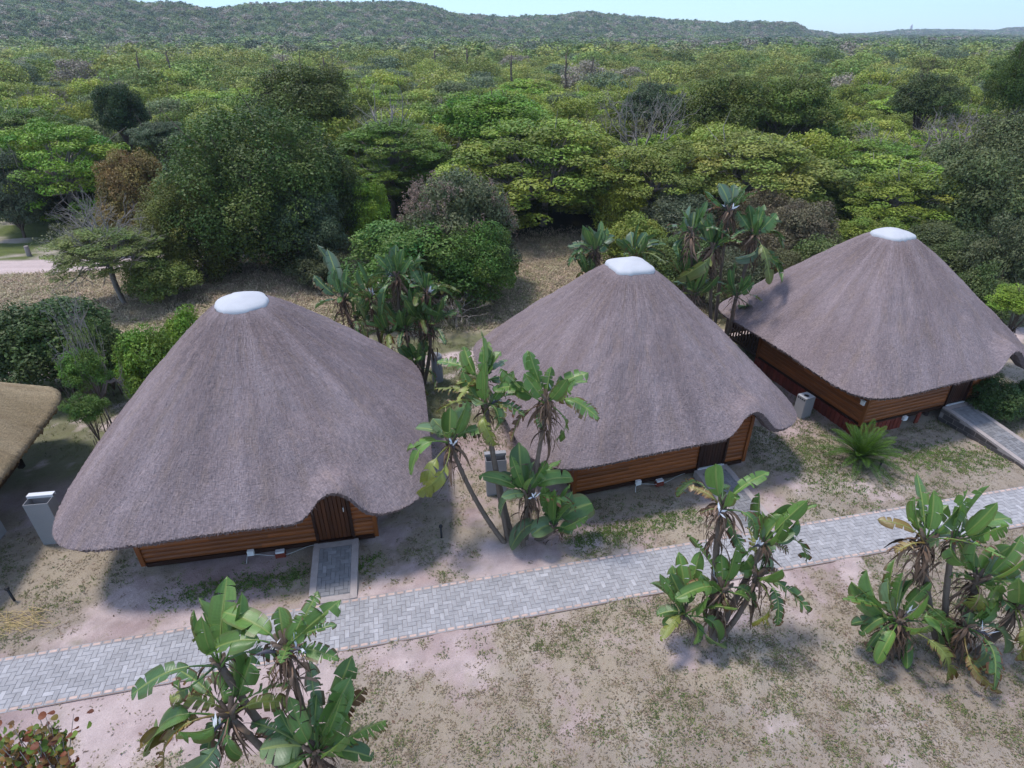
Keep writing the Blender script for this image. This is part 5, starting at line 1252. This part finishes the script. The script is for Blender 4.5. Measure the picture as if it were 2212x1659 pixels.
# standing dead trunks in the far scrub
def snag(px, py, Y, hpx, lean, lb, seed):
    P = atY(px, py, Y); D = depth(P); hh = hpx * D / F_PX; top = P[2] + hh; rr = np.random.default_rng(seed); root = empty('dead_tree', (P[0], P[1], 0), 0, lb, 'tree', 'dead trunks standing in the scrub')
    m = MB(); t = np.linspace(0, 1, 8); r_ = .22 * D / 110; pts = np.stack([lean * t * t * hh * .6 + rr.normal(0, .06, 8), rr.normal(0, .06, 8), t * top], 1); m.tube(pts, np.linspace(r_ * 1.3, r_ * .6, 8), 7); m.build('trunk', BARK, root)
    for k in range(3):
        b = pts[5 + k % 3]; e = b + np.array([rr.normal(0, .5), rr.normal(0, .3), rr.uniform(.3, 1.1)]) * hh * .35; m = MB(); m.tube([b, (b + e) / 2 + rr.normal(0, .1, 3), e], [r_ * .5, r_ * .35, r_ * .12], 5); m.build('limb', BARK, root)
for k, (px, py, Y, hpx, ln, lb) in enumerate([(303, 165, 105, 35, .2, 'forked dead trunk standing in the scrub, on the left'), (371, 155, 108, 34, -.1, 'dark dead trunk right of the forked one'), (699, 145, 118, 18, .1, 'short pale dead trunk near the left middle'),
 (941, 143, 120, 28, 0, 'bare grey trunk with many stubs, left of the centre skyline'), (1008, 136, 128, 25, .1, 'slim dead trunk left of the twin limbed one'), (1105, 150, 112, 26, 0, 'twin limbed dead trunk in the middle of the scrub'),
 (1223, 165, 105, 40, -.1, 'tallest dead trunk, right of the middle of the scrub'), (1272, 168, 103, 35, .3, 'leaning dead trunk right of the tallest one')]): snag(px, py, Y, hpx, ln, lb, 300 + k)
# lighthouse and a few roofs on the farthest hill
def far_things():
    Y = 2080.; P = atY(1965, 72, Y); zb_ = float(hill(np.array([P[0]]), np.array([Y]))[0]) + 4
    root = empty('lighthouse', (P[0], Y, zb_), 0, 'tiny white lighthouse on the farthest hill at the right', 'lighthouse')
    m = MB(); m.tube([(0, 0, -6), (0, 0, 6), (0, 0, 15)], [4.5, 4, 3], 12); m.build('tower', PLAST, root); m = MB(); m.tube([(0, 0, 15), (0, 0, 15.6), (0, 0, 18.5), (0, 0, 20.5)], [3.8, 2.4, 2.2, .3], 12); m.build('lantern_room', PLAST, root)
    for k, px in enumerate((1978, 1998, 2018, 2034, 2052, 2090)):
        Yk = 2020. - 15 * (k % 3); Pk = atY(px, 72, Yk); zk = float(hill(np.array([Pk[0]]), np.array([Yk]))[0]) + 5; w__ = [10, 8, 13, 16, 9, 11][k]
        r2 = empty('far_house', (Pk[0], Yk, zk), R(10 * k), ['small', 'smallest', 'wide', 'widest', 'square', 'last'][k] + ' pale house roof showing through the trees of the farthest hill', 'house', 'houses on the farthest hill')
        m = MB(); m.box((0, 0, -3), (w__, 7, 8)); m.build('wall', PLAST, r2); m = MB()
        m.add([(-w__ / 2 - 1, -4.5, 1), (w__ / 2 + 1, -4.5, 1), (w__ / 2 + 1, 0, 3.6), (-w__ / 2 - 1, 0, 3.6), (w__ / 2 + 1, 4.5, 1), (-w__ / 2 - 1, 4.5, 1)], [np.array([(0, 1, 2, 3), (3, 2, 4, 5)]), np.array([(1, 4, 2), (5, 0, 3)])]); m.build('roof', METALL, r2)
far_things()

# ------------------------------------------------------------------ weeds, meadow grass, straw and litter
def on_hut(x, y):
    r = np.zeros(len(x), bool)
    for F, ang, zb, sc in HUTS:
        a = R(ang); dx = x - F[0]; dy = y - F[1]; lx = dx * math.cos(a) + dy * math.sin(a); ly = -dx * math.sin(a) + dy * math.cos(a)
        r |= (lx > -.1) & (lx < W_ + .1) & (ly > -.1) & (ly < D_ + .8)
        r |= (np.abs(lx - 4.7 * sc) < .62) & (ly < 0) & (path_side(x, y) > 0)
    return r
def blades(n_, fn, name, lb, cat, color, zone, size, per, spread, hgt, curve=.6, wf=.13):
    """tufts of small blades where zone() allows"""
    x0, x1, y0, y1 = zone; x = rng.uniform(x0, x1, n_); y = rng.uniform(y0, y1, n_); keep = (rng.random(n_) < fn(x, y)) & ~on_hut(x, y) & (np.abs(path_side(x, y)) > HW + .03)
    keep |= (rng.random(n_) < .003) & (np.abs(path_side(x, y)) < HW) & (np.abs(path_side(x, y)) > HW - .2)
    # inside the view only
    vis = (np.abs(x) < (y * .8616 + CAM_H * .51) * .90 + .5); x, y = x[keep & vis], y[keep & vis]; k = len(x)
    z = relief(x, y); X = np.repeat(x, per) + rng.normal(0, spread, k * per); Yy = np.repeat(y, per) + rng.normal(0, spread, k * per); Z = np.repeat(z, per)
    a = rng.uniform(0, 6.28, k * per); L = size * rng.uniform(.5, 1.4, k * per); hh = hgt * rng.uniform(.4, 1.3, k * per)
    dx, dy = np.cos(a) * L, np.sin(a) * L; wx, wy = -np.sin(a) * L * wf, np.cos(a) * L * wf
    P0 = np.stack([X, Yy, Z - .005], 1); M1 = np.stack([X + dx * .5 - wx, Yy + dy * .5 - wy, Z + hh], 1); M2 = np.stack([X + dx * .5 + wx, Yy + dy * .5 + wy, Z + hh], 1); E_ = np.stack([X + dx, Yy + dy, Z + hh * curve], 1)
    V_ = np.stack([P0, M1, E_, M2], 1).reshape(-1, 3); mb = MB(); u = np.zeros((len(V_), 3)); hue = np.repeat(np.repeat(rng.normal(.5, .02, k), per), 4); u[:, 0] = hue
    mb.add(V_, np.arange(len(V_)).reshape(-1, 4), np.repeat(np.repeat(rng.uniform(.6, 1.4, k), per) * rng.uniform(.75, 1.3, k * per), 4), u)
    o = mb.build(name, TREE); o.color = (*color, 1); tag(o, lb, cat, None, 'stuff'); print(name, k * per); return o
zf = lambda x, y: np.clip(zone_near(x, y) * (.25 + .75 * sstep(.42, .62, fbm(x, y, .35, 2, 301))), 0, 1) * .5 + .012
blades(150000, lambda x, y: zf(x, y) * sstep(.40, .58, fbm(x, y, 1.1, 3, 303)), 'weeds', 'low green weeds in patches over the sand', 'weeds', (.13, .155, .05), (-14, 20, 4.2, 24), .055, 6, .04, .03, .6, .15)
blades(300000, lambda x, y: np.where(path_side(x, y) < 0, 1., .35) * zf(x, y) * 1.1, 'dry_grass', 'thin dry grass runners over the sand', 'grass', (.24, .19, .12), (-14, 20, 4.2, 24), .06, 5, .05, .016, .3)
blades(60000, lambda x, y: sstep(-9, -7.5, x) * sstep(-3.2, -4, x) * np.exp(-((path_side(x, y) - 1.75) / .3) ** 2) * .9 + np.exp(-((path_side(x, y) - 1.55 - .06 * (x - 3)) / .28) ** 2) * sstep(1.2, 2, x) * sstep(6, 4.5, x) * .8 + np.exp(-(((x - 14.3) / 1.8) ** 2 + ((y - 15.6) / .6) ** 2)) * .8 + np.exp(-(((x - 10) / .8) ** 2 + ((y - 15) / 1.6) ** 2)) * .4,
 'creeping_weeds', 'fresh green creeping weeds in strips before the hut walls', 'weeds', (.11, .17, .035), (-10, 18, 9, 18), .05, 8, .045, .035, .6, .24)
mead_f = lambda x, y: sstep(0, 1.5, y - (24.8 + .06 * x)) * sstep(43, 38, y) * (.3 + .7 * fbm(x, y, 2.5, 3, 311)) * (1 - sstep(1.7, 1.2, np.abs(y - (34.5 + .12 * (x + 26)))) * (x < -16)) * (1 - (x < -15) * (y > 34.5))
blades(60000, mead_f, 'meadow_grass', 'tall dry brownish grass of the meadow behind the huts', 'grass', (.46, .37, .25), (-36, 14, 24, 43), .16, 7, .13, .13, .9)
blades(26000, lambda x, y: mead_f(x, y) * sstep(.5, .62, fbm(x, y, 5, 3, 313)), 'green_meadow_grass', 'greener tufts in the dry meadow', 'grass', (.26, .27, .10), (-36, 14, 24, 43), .15, 6, .12, .12, .9)
blades(26000, lambda x, y: sstep(15, 18, y) * sstep(25, 22.5, y) * (.25 + .75 * sstep(.45, .6, fbm(x, y, 1.2, 3, 317))), 'back_lawn', 'patchy short grass behind the huts', 'grass', (.12, .135, .045), (-18, 22, 15, 25), .08, 6, .08, .05)
def straws():
    P = g(40, 1345); root = tag(empty('straw_pile', (P[0], P[1], 0)), 'loose golden thatching straws on the sand at the left edge', 'straw'); m = MB()
    for k in range(70):
        c_ = rng.normal(0, [.30, .16]); a = rng.normal(.15, .5) if k < 60 else rng.uniform(0, 3.1); L = rng.uniform(.3, .9); d = np.array([math.cos(a), math.sin(a), 0]) * L / 2; p = np.array([c_[0], c_[1], .02 + rng.random() * .05]); m.tube([p - d, p + [0, 0, .02], p + d + [0, 0, rng.normal(0, .015)]], .0045, 4, rng.uniform(.7, 1.3), cap=False)
    m.build('straws', STRAW, root)
straws()
def litter():
    m = MB(); k = 240; x = rng.uniform(-10, 14, k); y = rng.uniform(5, 14, k); q = (np.abs(path_side(x, y)) > HW); x, y = x[q], y[q]; k = len(x)
    P = np.stack([x, y, relief(x, y) + .02], 1); nr = rng.normal(0, .25, (k, 3)) + [0, 0, 1]; Vq, Fq = leaf_quads(P, nr, rng.uniform(.04, .11, k), .5); m.add(Vq, Fq, np.repeat(rng.uniform(.6, 2.4, k), 4)); tag(m.build('leaf_litter', DEADL), 'scattered small dead leaves on the sand', 'leaf litter', None, 'stuff')
litter()

# ------------------------------------------------------------------ air
def haze():
    m = MB(); m.box((0, 1900, 95), (7400, 5200, 240)); o = m.build('haze', None or HAZE); tag(o, None, None, None, 'stuff')
HAZE = bpy.data.materials.new('haze_air'); HAZE.use_nodes = True; nt = HAZE.node_tree; nt.nodes.clear()
vo = nt.nodes.new('ShaderNodeVolumePrincipled'); ou = nt.nodes.new('ShaderNodeOutputMaterial'); vo.inputs['Color'].default_value = (.72, .82, 1, 1); vo.inputs['Density'].default_value = .00024; vo.inputs['Anisotropy'].default_value = 0.
nt.links.new(vo.outputs[0], ou.inputs['Volume'])
haze()
